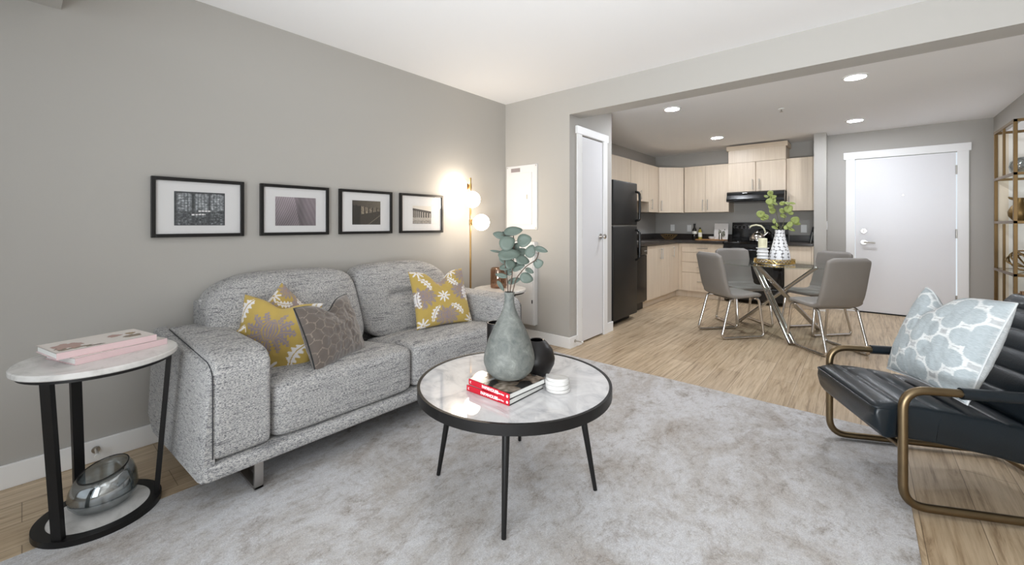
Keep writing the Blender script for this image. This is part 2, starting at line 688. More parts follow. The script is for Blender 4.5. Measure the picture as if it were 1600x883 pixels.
# closet box: stub wall facing the sofa side plus the closet side wall
stub = B().box((XL, YS, 0), (-2.10, YS + 0.10, ZC))
stub.box((-2.20, YS + 0.10, 0), (-2.10, 3.535, ZC))
stub.box((-2.20, 3.985, 0), (-2.10, 4.19, ZC))
stub.box((-2.20, 3.535, 2.045), (-2.10, 3.985, ZC))
stub.box((XL, 4.09, 0), (-2.20, 4.19, ZC))
struct('wall_closet', stub, 'wall')
struct('trim_beam', B().box((-2.10, YS, 2.21), (XR, YS + 0.20, ZC)), 'wall')
struct('trim_soffit', B().box((XL, -0.25, 2.19), (XR, 0.12, ZC)), 'wall')
struct('wall_kitchen_back', B().box((XL, YK, 0), (-0.355, YK + T, ZC)), 'wall')
struct('wall_partition', B().box((-0.490, 6.97, 0), (-0.355, YK, ZC)), 'wall')
ent = B().box((-0.355, YE, 0), (-0.075, YE + T, ZC))
ent.box((0.90, YE, 0), (XR, YE + T, ZC))
ent.box((-0.075, YE, 2.055), (0.90, YE + T, ZC))
struct('wall_entry', ent, 'wall')
# window wall behind the camera
wb = B().box((XL, YB - T, 0), (-2.75, YB, ZC))
wb.box((1.05, YB - T, 0), (XR, YB, ZC))
wb.box((-2.75, YB - T, 0), (1.05, YB, 0.25))
wb.box((-2.75, YB - T, 2.33), (1.05, YB, ZC))
struct('wall_back', wb, 'wall')
wn = B()
for x in (-2.75, -1.50, -0.25, 1.0):
    wn.box((x, YB - 0.09, 0.25), (x + 0.05, YB - 0.03, 2.33))
for z in (0.25, 2.28):
    wn.box((-2.75, YB - 0.09, z), (1.05, YB - 0.03, z + 0.05))
struct('window_1', wn, 'trim')

# baseboards
BH, BT = 0.105, 0.014
struct('baseboard_left', B().box((XL, YB, 0), (XL + BT, YS, BH), 0.003), 'trim')
struct('baseboard_stub', B().box((XL + BT, YS - BT, 0), (-2.10 + BT, YS, BH), 0.003), 'trim')
struct('baseboard_closet', B().box((-2.10, YS, 0), (-2.10 + BT, 3.455, BH), 0.003)
       .box((-2.10, 4.065, 0), (-2.10 + BT, 4.19 + BT, BH), 0.003), 'trim')
struct('baseboard_partition', B().box((-0.504, 6.97 - BT, 0), (-0.341, 6.97, BH), 0.003)
       .box((-0.355, 6.97, 0), (-0.341, YE, BH), 0.003), 'trim')
struct('baseboard_entry', B().box((-0.341, YE - BT, 0), (-0.16, YE, BH), 0.003)
       .box((0.985, YE - BT, 0), (XR, YE, BH), 0.003), 'trim')
struct('baseboard_right', B().box((XR - BT, YB, 0), (XR, YE - BT, BH), 0.003), 'trim')

# closet door casing + slab
cs = B().box((-2.10, 3.455, 0), (-2.083, 3.535, 2.05), 0.002)
cs.box((-2.10, 3.985, 0), (-2.083, 4.065, 2.05), 0.002)
cs.box((-2.10, 3.435, 2.05), (-2.078, 4.085, 2.125), 0.002)
struct('trim_1', cs, 'trim')
d1 = struct('door_1', B().box((-2.135, 3.542, 0.018), (-2.098, 3.978, 2.038), 0.002), 'door')
for z in (0.30, 1.08, 1.83):
    hg = B().cyl((-2.094, 3.541, z - 0.045), (-2.094, 3.541, z + 0.045), 0.007, n=10)
    hg.box((-2.0985, 3.541, z - 0.045), (-2.0965, 3.560, z + 0.045))
    hg.done('hinge', 'satin', d1)
kn = B().cyl((-2.098, 3.925, 1.045), (-2.088, 3.925, 1.045), 0.030, n=24)
kn.cyl((-2.09, 3.925, 1.045), (-2.055, 3.925, 1.045), 0.011, n=14)
kn.sphere((-2.045, 3.925, 1.045), 0.026, 20, (0.75, 1, 1))
kn.done('door_knob', 'chrome', d1)

# entry door casing + slab
cs = B().box((-0.155, YE - 0.018, 0), (-0.060, YE, 2.055), 0.002)
cs.box((0.885, YE - 0.018, 0), (0.980, YE, 2.055), 0.002)
cs.box((-0.180, YE - 0.024, 2.05), (1.000, YE, 2.145), 0.002)
struct('trim_2', cs, 'trim')
d2 = struct('door_2', B().box((-0.055, YE - 0.004, 0.016), (0.875, YE + 0.04, 2.043), 0.002), 'door')
for z in (0.26, 1.06, 1.83):
    B().cyl((0.879, YE - 0.010, z - 0.055), (0.879, YE - 0.010, z + 0.055), 0.010, n=10).done('hinge', 'satin', d2)
lv = B().cyl((0.03, YE - 0.004, 0.935), (0.03, YE - 0.016, 0.935), 0.032, n=24)
lv.cyl((0.03, YE - 0.012, 0.935), (0.03, YE - 0.055, 0.935), 0.011, n=14)
lv.tube(fillet([(0.03, YE - 0.05, 0.935), (0.06, YE - 0.055, 0.937), (0.145, YE - 0.05, 0.930)], 0.02), 0.010, 12)
lv.done('lever_handle', 'satin', d2)
db = B().cyl((0.03, YE - 0.004, 1.085), (0.03, YE - 0.022, 1.085), 0.034, 0.030, n=24)
db.box((0.024, YE - 0.036, 1.068), (0.036, YE - 0.02, 1.102), 0.003)
db.done('deadbolt', 'satin', d2)
B().cyl((0.412, YE - 0.004, 1.545), (0.412, YE - 0.010, 1.545), 0.011, n=16).done('peephole', 'satin', d2)
B().box((-0.055, YE - 0.012, 0), (0.875, YE + 0.05, 0.014)).done('threshold', 'black', d2)

# white door on the right wall, seen through the open bookcase
cs = B().box((XR - 0.018, 5.72, 0), (XR, 5.80, 2.05), 0.002).box((XR - 0.018, 6.68, 0), (XR, 6.76, 2.05), 0.002)
cs.box((XR - 0.024, 5.70, 2.05), (XR, 6.78, 2.14), 0.002)
struct('trim_3', cs, 'trim')
d3 = struct('door_3', B().box((XR - 0.010, 5.80, 0.012), (XR, 6.68, 2.05), 0.002), 'door')

# ------------------------------------------------------------------ rug
rug = B().box((-2.27, -1.10, 0.0), (0.16, 3.15, 0.006), 0.002)
tag(rug.done('area_rug', 'rug'), 'large distressed pale grey rug under the coffee table', 'rug')

# ------------------------------------------------------------------ sofa


def cushion(lo, hi, crown=(0.02, 0.02, 0.03), n=14, power=5.0, fn=None):
    """soft box: superellipsoid-ish rounded block with crowned faces"""
    b = B()
    t = bmesh.new()
    bmesh.ops.create_cube(t, size=2.0)
    bmesh.ops.subdivide_edges(t, edges=t.edges, cuts=n, use_grid_fill=True)
    c = [(a + d) / 2 for a, d in zip(lo, hi)]
    h = [(d - a) / 2 for a, d in zip(lo, hi)]
    for v in t.verts:
        x, y, z = v.co
        # push grid lines toward the rounded corners, then project with an L-p norm
        x, y, z = (math.copysign(abs(q) ** 0.8, q) for q in (x, y, z))
        nrm = (abs(x) ** power + abs(y) ** power + abs(z) ** power) ** (1 / power)
        x, y, z = x / nrm, y / nrm, z / nrm
        dx = crown[0] * (1 - y * y) * (1 - z * z) * x
        dy = crown[1] * (1 - x * x) * (1 - z * z) * y
        dz = crown[2] * (1 - x * x) * (1 - y * y) * z
        p = [c[0] + x * h[0] + dx, c[1] + y * h[1] + dy, c[2] + z * h[2] + dz]
        if fn:
            p = fn(p, (x, y, z))
        v.co = p
    b._merge(t)
    return b


def rbox(lo, hi, r, n=4, fn=None):
    b = B().box(lo, hi, r, n)
    if fn:
        bmesh.ops.subdivide_edges(b.bm, edges=b.bm.edges, cuts=2, use_grid_fill=True)
        for v in b.bm.verts:
            v.co = fn(v.co)
    return b


sofa = thing('sofa', 'two-seat light grey tweed sofa with wide arms against the left wall', 'sofa', (-2.42, 1.48, 0))
SY0, SY1 = 0.447, 2.513
# base tray
b = B().box((-2.80, SY0 + 0.012, 0.142), (-1.968, SY1 - 0.012, 0.203), 0.018, 3)
b.done('base_frame', 'tweed', sofa, world=True)
# outer side shells, slightly splayed toward the back
for s in (0, 1):
    y_in = SY0 + 0.045 if s == 0 else SY1 - 0.045

    def shell_pts(y_out_front, y_out_back, inner):
        return None
    b = B()
    prof = [(-1.995, 0.14), (-2.68, 0.14), (-2.80, 0.20), (-2.865, 0.60), (-2.84, 0.625), (-2.02, 0.585), (-1.995, 0.56)]
    sg = 1 if s == 0 else -1
    yo = SY0 if s == 0 else SY1
    rings = []
    for off, ins in ((0.05, 0.0), (0.012, 0.0), (0.0, 0.012)):
        ring = []
        for (x, z) in prof:
            flare = (-1.995 - x) * 0.045
            cx, cz = -2.42, 0.37
            k = 1 - ins / 0.35
            y = yo + sg * (off - flare + 0.035 * max(0, (z - 0.14)) / 0.45)
            ring.append((cx + (x - cx) * k, y, cz + (z - cz) * k))
        rings.append(ring)
    b.ring_loft(rings)
    b.done('side_panel', 'tweed', sofa, world=True)
# arm pads
for s in (0, 1):
    y0, y1 = (SY0 + 0.046, SY0 + 0.268) if s == 0 else (SY1 - 0.268, SY1 - 0.046)

    def armfn(p, q):
        # soft rear-down, rounded front top edge
        if p[2] > 0.45 and p[0] > -2.12:
            t = (p[0] + 2.12) / 0.13
            p[2] -= 0.035 * t * t * max(0, (p[2] - 0.45) / 0.19)
        return p
    b = cushion((-2.83, y0, 0.205), (-1.985, y1, 0.628), (0.0, 0.0, 0.010), 22, 16.0, armfn)
    b.done('arm', 'tweed', sofa, world=True)
# back frame
b = B().prism([(-2.84, 0.16), (-2.62, 0.16), (-2.70, 0.70), (-2.76, 0.76), (-2.86, 0.74)], 1, 0.62, 2.34)
b.done('back_frame', 'tweed', sofa, world=True)
# seat cushions
for y0, y1 in ((SY0 + 0.27, 1.479), (1.481, SY1 - 0.27)):
    def seatfn(p, q):
        x = p[0]
        if p[2] > 0.32:
            p[2] -= 0.05 * max(0.0, (-2.15 - x) / 0.4)
        return p
    b = cushion((-2.58, y0, 0.205), (-1.992, y1, 0.452), (0.004, 0.0, 0.014), 22, 12.0, seatfn)
    b.done('seat_cushion', 'tweed', sofa, world=True)
# back cushions: leaning, rolled over at the top
for y0, y1, side in ((0.62, 1.479, -1), (1.481, 2.30, 1)):
    def backfn(p, q):
        x, y, z = p
        t = (z - 0.40) / 0.47
        x += -0.215 * t - 0.03 * max(0.0, t - 0.6)
        # outer end narrows with a rounded shoulder
        yo = y0 if side < 0 else y1
        w = abs((y - yo) / (y1 - y0))
        if t > 0.45 and w < 0.35:
            z -= 0.13 * ((0.35 - w) / 0.35) ** 2 * (t - 0.45)
        # horizontal tuft crease with short pull
        yc = 0.5 * (y0 + y1)
        cr = math.exp(-((t - 0.58) / 0.05) ** 2) * max(0.0, 1 - abs((y - yc) / 0.24) ** 4)
        if q[0] > 0.2:
            x -= (0.045 if side > 0 else 0.02) * cr
        return [x, y, z]
    b = cushion((-2.68, y0, 0.395), (-2.445, y1, 0.872), (0.03, 0.0, 0.012), 26, 5.5, backfn)
    b.done('back_cushion', 'tweed', sofa, world=True)
# seam cords on the arm fronts
for s in (0, 1):
    y = SY0 + 0.047 if s == 0 else SY1 - 0.047
    B().tube(fillet([(-2.75, y, 0.625), (-2.05, y, 0.600), (-1.990, y, 0.565), (-1.990, y, 0.225)], 0.03), 0.0022, 6) \
        .done('seam_cord', 'stitch', sofa, world=True)
# chrome sled legs
for y in (0.672, 2.288):
    b = B().box((-2.035, y - 0.018, 0.010), (-2.020, y + 0.018, 0.15), 0.002)
    b.box((-2.60, y - 0.018, 0.010), (-2.020, y + 0.018, 0.022), 0.002)
    b.box((-2.60, y - 0.018, 0.010), (-2.585, y + 0.018, 0.15), 0.002)
    b.done('leg', 'steel', sofa, world=True)

# ------------------------------------------------------------------ cushions on the sofa


def pillow_mtx(center, right, lean_up):
    r = Vector(right).normalized()
    u = Vector(lean_up)
    u = (u - r * u.dot(r)).normalized()
    n = r.cross(u)
    m = Matrix((r, u, n)).transposed().to_4x4()
    m.translation = Vector(center)
    return m


def pillow(name, label, cat, w, h, t, center, right, up, material, colfn, chop=0.0, pinch=0.07, n=90, group=None,
           back_col=None, ears=0.0, spin=0.0, piping=None, wrinkle=0.004, chop_u=0.0, seed=0.0):
    b = B(True)

    def pt(sgn):
        def f(a, c):
            u, v = a * 2 - 1, c * 2 - 1
            x = w / 2 * u * (1 - pinch * (1 - v * v))
            y = h / 2 * v * (1 - pinch * (1 - u * u))
            prof = max(0.0, (1 - u * u) * (1 - v * v)) ** 0.42
            z = t / 2 * prof
            k = math.exp(-((u - chop_u) / 0.34) ** 2) * max(0.0, (v + 0.15) / 1.15) ** 2
            y -= chop * k
            z *= (1 - 0.45 * k * (1 if chop else 0))
            # crease running down from the chop
            cr = math.exp(-((u - chop_u) / 0.10) ** 2) * max(0.0, (v - 0.05) / 0.95)
            z -= (0.25 * chop) * cr * prof
            z += wrinkle * prof * mnoise.noise(Vector((u * 3 + seed, v * 3, sgn * 2.0)))
            z += 0.4 * wrinkle * prof * mnoise.noise(Vector((u * 9 + seed, v * 7, sgn * 3.0)))
            return (x, y, sgn * z)
        return f

    def cf(a, c):
        return colfn(a * 2 - 1, c * 2 - 1)
    b.grid(pt(1), n, n, cf)
    b.grid(pt(-1), n, n, (lambda a, c: back_col) if back_col else cf)
    bmesh.ops.remove_doubles(b.bm, verts=b.bm.verts, dist=1e-5)
    m = pillow_mtx(center, right, up) @ Matrix.Rotation(spin, 4, 'Z')
    base = m.translation.copy()
    o = b.done(name, material, None, True, angle=180)
    o.matrix_world = m
    tag(o, label, cat, group)
    if piping:
        f = pt(1)
        loop = []
        k = 40
        for i in range(k):
            loop.append(f(i / k, 0))
        for i in range(k):
            loop.append(f(1, i / k))
        for i in range(k):
            loop.append(f(1 - i / k, 1))
        for i in range(k):
            loop.append(f(0, 1 - i / k))
        B().tube(loop, 0.0045, 6, True).done('piping', piping, o)
    return o


YEL, PUR, WHT, TAN = (182, 156, 82), (142, 130, 136), (226, 222, 220), (168, 140, 96)


def flame(u, v, cx, cy, r, k=11):
    du, dv = u - cx, v - cy
    rr = math.hypot(du, dv)
    a = math.atan2(dv, du)
    # tear-drop medallion with a serrated edge
    R = r * (0.80 + 0.10 * math.cos(k * a + 0.6) + 0.08 * math.cos(2 * k * a + 1.0) + 0.12 * abs(math.cos(a * 2.5 + 0.8)))
    return rr / R if R > 0 else 9


def feather(u, v, cx, cy, rot, L, Wd):
    du, dv = u - cx, v - cy
    x = du * math.cos(rot) + dv * math.sin(rot)
    y = -du * math.sin(rot) + dv * math.cos(rot)
    y += 0.25 * x * x / L
    s = x / L
    if abs(s) > 1:
        return False
    e = Wd * (1 - s * s) ** 0.6 * (0.72 + 0.28 * math.cos(s * 16 + (2 if y > 0 else 0)))
    if abs(y) < 0.012:
        return False
    return abs(y) < e


def flower(u, v, cx, cy, r):
    du, dv = u - cx, v - cy
    rr = math.hypot(du, dv)
    a = math.atan2(dv, du)
    return 0.12 * r < rr < r * (0.62 + 0.38 * math.cos(8 * a)) * (1.0 if abs(math.cos(4 * a)) > 0.08 else 0.3)


def leafy(u, v, cx, cy, r):
    """acanthus medallion: a nested bulb with leaves fanning out; 0 ground, 1 leaf, 2 vein"""
    du, dv = (u - cx) / r, (v - cy) / r
    if du * du + dv * dv > 1.5:
        return 0
    # nested tear-drop bulb
    w = 1 - ((dv - 0.10) / 0.52) ** 2
    if w > 0:
        e = abs(du) / (0.40 * w ** 0.75 * (1.0 if dv < 0.1 else 1 - 0.55 * (dv - 0.1)))
        if e < 1:
            return 2 if (0.86 < e or 0.50 < e < 0.60 or 0.16 < e < 0.24) else 1
    for a, rr, L, W in ((0.55, 0.62, 0.40, 0.20), (0.05, 0.70, 0.42, 0.20), (-0.45, 0.66, 0.40, 0.19), (-0.95, 0.66, 0.36, 0.17),
                        (1.10, 0.66, 0.34, 0.16), (-1.45, 0.72, 0.34, 0.15)):
        for sgn in (1, -1):
            aa = a if sgn > 0 else PI - a
            if feather(du, dv, rr * math.cos(aa), rr * math.sin(aa) * 0.95, aa, L, W):
                return 1
    return 0


def damask_medallion(u, v):
    k = leafy(u, v, 0.0, 0.24, 0.62)
    if k:
        return PUR if k == 1 else YEL
    for cx, cy, r in ((-0.86, 0.66, 1.2), (0.70, -0.26, 1.1), (-0.74, -0.36, 2.1), (0.93, 0.80, 2.0)):
        if feather(u, v, cx, cy, r, 0.34, 0.16):
            return WHT
    if flower(u, v, 0.12, -0.70, 0.28) or flower(u, v, -0.9, -0.9, 0.26):
        return WHT
    if leafy(u, v, 0.80, -0.80, 0.36) == 1 or leafy(u, v, -0.58, -0.84, 0.26) == 1:
        return PUR
    return YEL


def damask_allover(u, v):
    for cx, cy, r in ((-0.55, 0.52, -0.9), (0.42, 0.55, 2.2), (-0.42, -0.58, 1.1), (0.48, -0.48, -0.7),
                      (0.85, 0.05, 1.6), (-0.95, -0.05, 1.6)):
        if feather(u, v, cx, cy, r, 0.30, 0.12):
            return WHT
    for cx, cy in ((-0.02, 0.0), (0.45, 0.98), (-0.75, 0.95), (-0.82, -0.92), (0.92, -0.92)):
        if flower(u, v, cx, cy, 0.24):
            return WHT
    for cx, cy, r in ((-0.72, 0.02, 0.42), (0.72, 0.18, 0.40), (0.02, -0.72, 0.42), (0.0, 0.85, 0.30), (0.9, 0.75, 0.3)):
        f = leafy(u, v, cx, cy, r)
        if f:
            return PUR if f == 1 else TAN
    return YEL


def hexquilt(u, v):
    # honeycomb quilting lines
    s = 3.0
    x, y = u * s * 1.25 + 0.25 * mnoise.noise(Vector((u * 2, v * 2, 0))), v * s + 0.25 * mnoise.noise(Vector((u * 2, v * 2, 5)))
    best = []
    qx, qy = 1.0, math.sqrt(3)
    for ox, oy in ((0, 0), (0.5, qy / 2)):
        cx = (math.floor((x - ox) / qx + 0.5)) * qx + ox
        cy = (math.floor((y - oy) / qy + 0.5)) * qy + oy
        for ddx in (-1, 0, 1):
            best.append(math.hypot(x - cx - ddx * qx, y - cy))
    best.sort()
    if best[1] - best[0] < 0.05:
        return (134, 122, 110)
    return (92, 82, 75)


def trellis(u, v):
    s = 1.38
    x, y = (u + 0.10) * s, (v - 0.12) * s
    dmin = 9
    for ox, oy in ((0, 0), (0.75, 0.62)):
        cx = round((x - ox) / 1.5) * 1.5 + ox
        cy = round((y - oy) / 1.24) * 1.24 + oy
        for ax in (-1.5, 0, 1.5):
            for ay in (-1.24, 0, 1.24):
                dx, dy = x - cx - ax, y - cy - ay
                d = min(math.hypot(dx - 0.36, dy) - 0.30, math.hypot(dx + 0.36, dy) - 0.30,
                        math.hypot(dx, dy - 0.27) - 0.29, math.hypot(dx, dy + 0.27) - 0.29,
                        max(abs(dx) - 0.36, abs(dy) - 0.27))
                dmin = min(dmin, d)
    if -0.06 < dmin < 0.0:
        return (226, 229, 229)
    return (182, 191, 195) if dmin < 0 else (191, 194, 196)


pillow('throw_pillow', 'mustard damask pillow with one big grey medallion behind the left sofa arm', 'pillow',
       0.45, 0.43, 0.13, (-2.375, 0.868, 0.56), (0.82, 0.57, -0.09), (-0.18, 0.10, 1), 'cloth_print', damask_medallion,
       0.035, 0.09, 110, 'mustard damask pillows on the sofa')
pillow('throw_pillow', 'mustard damask pillow whose peaked corner shows behind the other two on the left', 'pillow',
       0.36, 0.36, 0.10, (-2.50, 0.965, 0.592), (-0.15, 1, 0), (-0.35, 0, 1), 'cloth_print', damask_allover,
       0.0, 0.08, 110, 'mustard damask pillows on the sofa', spin=0.68, seed=4)
pillow('throw_pillow', 'mustard damask pillow with a chopped top beside the right sofa arm', 'pillow',
       0.44, 0.42, 0.13, (-2.36, 1.985, 0.635), (0.24, 0.97, 0.0), (-0.42, 0.05, 1), 'cloth_print', damask_allover,
       0.085, 0.06, 110, 'mustard damask pillows on the sofa', seed=8)
pillow('lumbar_pillow', 'taupe velvet pillow quilted in honeycombs at the front of the left seat', 'pillow',
       0.40, 0.34, 0.15, (-2.19, 1.085, 0.597), (-0.42, 0.91, 0.02), (-0.38, -0.12, 1), 'velvet', hexquilt,
       0.055, 0.06, 110, piping='velvet', wrinkle=0.014, chop_u=0.05, seed=2)

# ------------------------------------------------------------------ coffee table
CTX, CTY = -1.20, 1.44
ct = thing('coffee_table', 'round coffee table with pale marble top and slanted black legs on the rug', 'table',
           (CTX, CTY, 0.0))
B().lathe([(0.0005, 0.447), (0.418, 0.447), (0.4185, 0.468), (0.0005, 0.468)], (0, 0, 0), 72).done('tabletop', 'marble', ct)
rim = B().lathe([(0.419, 0.430), (0.431, 0.430), (0.431, 0.4715), (0.419, 0.4715)], (0, 0, 0), 72)
rim.bm.faces.ensure_lookup_table()
rb = B()
rings = []
for r, z in ((0.4185, 0.430), (0.431, 0.430), (0.431, 0.471), (0.4185, 0.471)):
    rings.append([(r * math.cos(2 * PI * j / 80), r * math.sin(2 * PI * j / 80), z) for j in range(80)])
rb.ring_loft(rings, False, True)
rim.bm.free()
rb.done('rim', 'black', ct)
B().lathe([(0.0005, 0.432), (0.417, 0.432), (0.417, 0.446), (0.0005, 0.446)], (0, 0, 0), 48).done('underside', 'black', ct)
for fx, fy in ((-1.01, 1.15), (-1.502, 1.249), (-0.89, 1.621), (-1.406, 1.731)):
    dx, dy = fx - CTX, fy - CTY
    B().cyl((dx * 0.80, dy * 0.80, 0.434), (dx, dy, 0.0065), 0.0165, 0.009, 16).done('leg', 'black', ct)

# books with red spines


def cover_photo(u, v):
    n1 = mnoise.noise(Vector((u * 5, v * 5, 1.3)))
    n2 = mnoise.noise(Vector((u * 13, v * 13, 7.1)))
    if u < 0.30:
        if v < 0.18:
            return (196, 198, 196)
        if 0.22 < v < 0.58 and 0.05 < u:
            g = 92 + 60 * n1 + 40 * n2
            return (int(max(20, g + 14)), int(max(20, g)), int(max(20, g - 16)))
        if n2 > 0.15 and v > 0.62:
            return (206, 170, 156)
        return (186, 186, 184)
    if u < 0.36:
        return (196, 198, 198)
    g = 108 + 90 * n1 + 60 * n2
    if n1 < -0.08:
        return (40, 38, 36)
    return (int(max(30, min(215, g + 10))), int(max(28, min(205, g - 4))), int(max(24, min(200, g - 18))))


def big_book(label, z, cx, cy, rz):
    th, L, D = 0.0235, 0.236, 0.225
    t = thing('book', label, 'book', (cx, cy, z), rz, 'red-spined books on the coffee table')
    B().box((-L / 2 + 0.004, 0.003, 0.002), (L / 2 - 0.004, D - 0.004, th - 0.002)).done('pages', 'paper', t, False)
    c = B(True)
    c.grid(lambda a, q: (-L / 2 + L * a, D * q, th), 60, 60, lambda a, q: cover_photo(q, 1 - a) if False else cover_photo(a, q))
    c.grid(lambda a, q: (-L / 2 + L * a, D * q, th - 0.002), 2, 2, lambda a, q: (150, 148, 146))
    for e in ((0, 0), (0, 1)):
        pass
    c.done('front_cover', 'cover', t, False)
    B().box((-L / 2, 0.0, 0.0), (L / 2, D, 0.0018)).done('back_cover', 'black', t, False)
    B().box((-L / 2, -0.001, 0.0), (L / 2, 0.003, th)).done('spine', 'red', t, False)
    mt = Matrix.Translation((-L / 2 + 0.082, -0.0014, th / 2)) @ Matrix.Rotation(PI / 2, 4, 'X')
    text_mesh('title', 'FARMHOUSE', 0.0165, 'white_ink', mt, t, 0.0003, 0.0006)
    mt = Matrix.Translation((-L / 2 + 0.172, -0.0014, th / 2 - 0.0005)) @ Matrix.Rotation(PI / 2, 4, 'X')
    text_mesh('subtitle', 'Made Easy', 0.0088, 'white_ink', mt, t, 0.0003, 0.0002)
    bd = B().cyl((-L / 2 + 0.226, -0.0012, th / 2), (-L / 2 + 0.226, -0.0017, th / 2), 0.0052, n=16)
    bd.done('publisher_mark', 'white_ink', t, False)
    bd = B()
    bd.tube(arc((-L / 2 + 0.014, th / 2), 0.004, 1.2, 5.0, 8, 'xz', -0.0014), 0.0012, 6)
    bd.done('author_mark', 'white_ink', t, False)
    return t


BX, BY = -1.155, 1.215
big_book('red-spined hardcover lying directly on the marble coffee table', 0.4685, BX - 0.002, BY, 0.0)
big_book('red-spined hardcover with photo cover under the frosted vase', 0.4925, BX, BY + 0.004, -0.05)
ZB = 0.5165

# frosted vase
VX, VY = -1.150, 1.345
vs = B()
prof = [(0.001, 0.0), (0.045, 0.0), (0.074, 0.011), (0.097, 0.034), (0.109, 0.067), (0.1095, 0.085), (0.105, 0.112), (0.090, 0.163), (0.073, 0.202),
        (0.055, 0.237), (0.037, 0.270), (0.026, 0.298), (0.0215, 0.322), (0.0205, 0.345), (0.0225, 0.360), (0.0235, 0.364), (0.0205, 0.365), (0.0175, 0.345),
        (0.0185, 0.32), (0.023, 0.296), (0.05, 0.235), (0.085, 0.16), (0.10, 0.10), (0.09, 0.035), (0.001, 0.02)]
VS = 1.0
vs.lathe([(r * VS, z * VS) for r, z in prof], (0, 0, 0), 48)
v = vs.done('bottle_vase', 'vase', None, angle=180)
v.location = (VX, VY, ZB + 0.0005)
tag(v, 'frosted grey-green bottle vase with slim neck standing on red books', 'vase')

# eucalyptus in the vase
RC = Vector((0.7644, 0.6448, 0))   # a horizontal axis of the bouquet
DC = Vector((-0.6448, 0.7644, 0))


def leaf_mesh(b, c, nrm, axis, L, Wd, cup=0.12, n=10):
    c, nrm, axis = Vector(c), Vector(nrm).normalized(), Vector(axis)
    axis = (axis - nrm * axis.dot(nrm)).normalized()
    sd = nrm.cross(axis)
    ctr = b.bm.verts.new(c - nrm * cup * L * 0.5)
    ring = []
    k = 16
    for j in range(k):
        a = 2 * PI * j / k
        x, y = math.cos(a), math.sin(a)
        tip = 1.0 + 0.12 * max(0, x) ** 6
        p = c + axis * (L * x * tip) + sd * (Wd * y * (1 - 0.15 * x)) + nrm * (cup * Wd * (y * y - 0.3 * x * x))
        ring.append(b.bm.verts.new(p))
    mid = []
    for j in range(k):
        mid.append(b.bm.verts.new((ring[j].co * 0.55 + ctr.co * 0.45) - nrm * 0.0006))
    for j in range(k):
        q = (j + 1) % k
        b.bm.faces.new((ring[j], ring[q], mid[q], mid[j]))
        b.bm.faces.new((mid[j], mid[q], ctr))


def solid_leaves(o, t=0.0008):
    md = o.modifiers.new('thickness', 'SOLIDIFY')
    md.thickness = t


VTOP = Vector((VX, VY, ZB + 0.358 * VS))
PXM = 1.0 / 6.79 / 338.0
rnd = random.Random(7)


def eu(px, py, d):
    """bouquet coordinates: right, up (in 1/2300 m) and depth (m) from the vase mouth"""
    return VTOP + RC * ((px - 340) * PXM) + Vector((0, 0, 1)) * ((712 - py) * PXM) + DC * d


def branch(label, stem, leaves, group='eucalyptus branches in the frosted vase', lm='leaf', sm='stem', mouth=None):
    pts = [eu(*p) for p in stem]
    root = thing('eucalyptus_branch', label, 'plant', tuple(pts[0]), 0, group)
    root['group'] = group
    sb = B().tube(fillet([tuple(p) for p in pts], 0.02, 4), 0.0022, 7)
    lb = B()
    for (px, py, d, a, c, rot, tilt) in leaves:
        ctr = eu(px, py, d)
        ax = RC * math.cos(rot) + Vector((0, 0, 1)) * math.sin(rot)
        nr = -DC + Vector((0, 0, 1)) * tilt + RC * rnd.uniform(-0.35, 0.35)
        leaf_mesh(lb, ctr, nr, ax, a * PXM * 1.14, c * PXM * 1.14, rnd.uniform(0.02, 0.16))
        # petiole to the nearest stem point
        base = ctr - ax.normalized() * (a * PXM * 0.95)
        near = min(pts_dense(pts), key=lambda q: (q - ctr).length)
        sb.tube([tuple(near), tuple((near + ctr) / 2), tuple(ctr - (ctr - near).normalized() * (min(a, c) * PXM * 0.5))], 0.0009, 5)
    sb.done('stem', sm, root, world=True)
    lo = lb.done('leaves', lm, root, world=True, angle=180)
    solid_leaves(lo)
    return root


def pts_dense(pts):
    out = []
    for i in range(len(pts) - 1):
        for k in range(10):
            out.append(pts[i].lerp(pts[i + 1], k / 10))
    out.append(pts[-1])
    return out


branch('tallest eucalyptus branch rising straight up from the frosted vase',
       [(338, 820, 0), (345, 700, 0), (365, 560, 0.0), (380, 380, 0.01), (385, 220, 0.015), (378, 110, 0.02)],
       [(375, 100, .02, 78, 46, 0.1, .5), (240, 140, .03, 52, 34, 2.9, .3), (318, 215, -.01, 68, 64, 0.5, .2),
        (485, 190, 0, 62, 60, 0.2, .3), (400, 265, .03, 44, 40, 1.0, .2), (300, 150, .04, 46, 34, 2.2, .3), (400, 450, .02, 50, 40, .4, .3), (330, 500, .02, 44, 30, 2.4, .4), (335, 325, -.02, 92, 52, 0.15, .5), (440, 320, .02, 60, 46, 0.6, .2),
        (350, 420, 0, 46, 46, 0, .3), (470, 385, .01, 58, 44, -.2, .3)])
branch('eucalyptus branch leaning right with small end leaves over the frosted vase',
       [(342, 820, 0), (372, 700, -.005), (405, 560, -.01), (500, 440, -.02), (605, 372, -.03), (625, 300, -.03)],
       [(545, 295, -.02, 56, 46, 1.2, .2), (645, 275, -.03, 56, 27, -.35, .4), (620, 410, -.03, 42, 40, .3, .1),
        (535, 482, -.02, 38, 24, -.5, .4), (505, 552, -.02, 56, 46, -.3, .1), (430, 462, 0, 55, 24, .4, .5)])
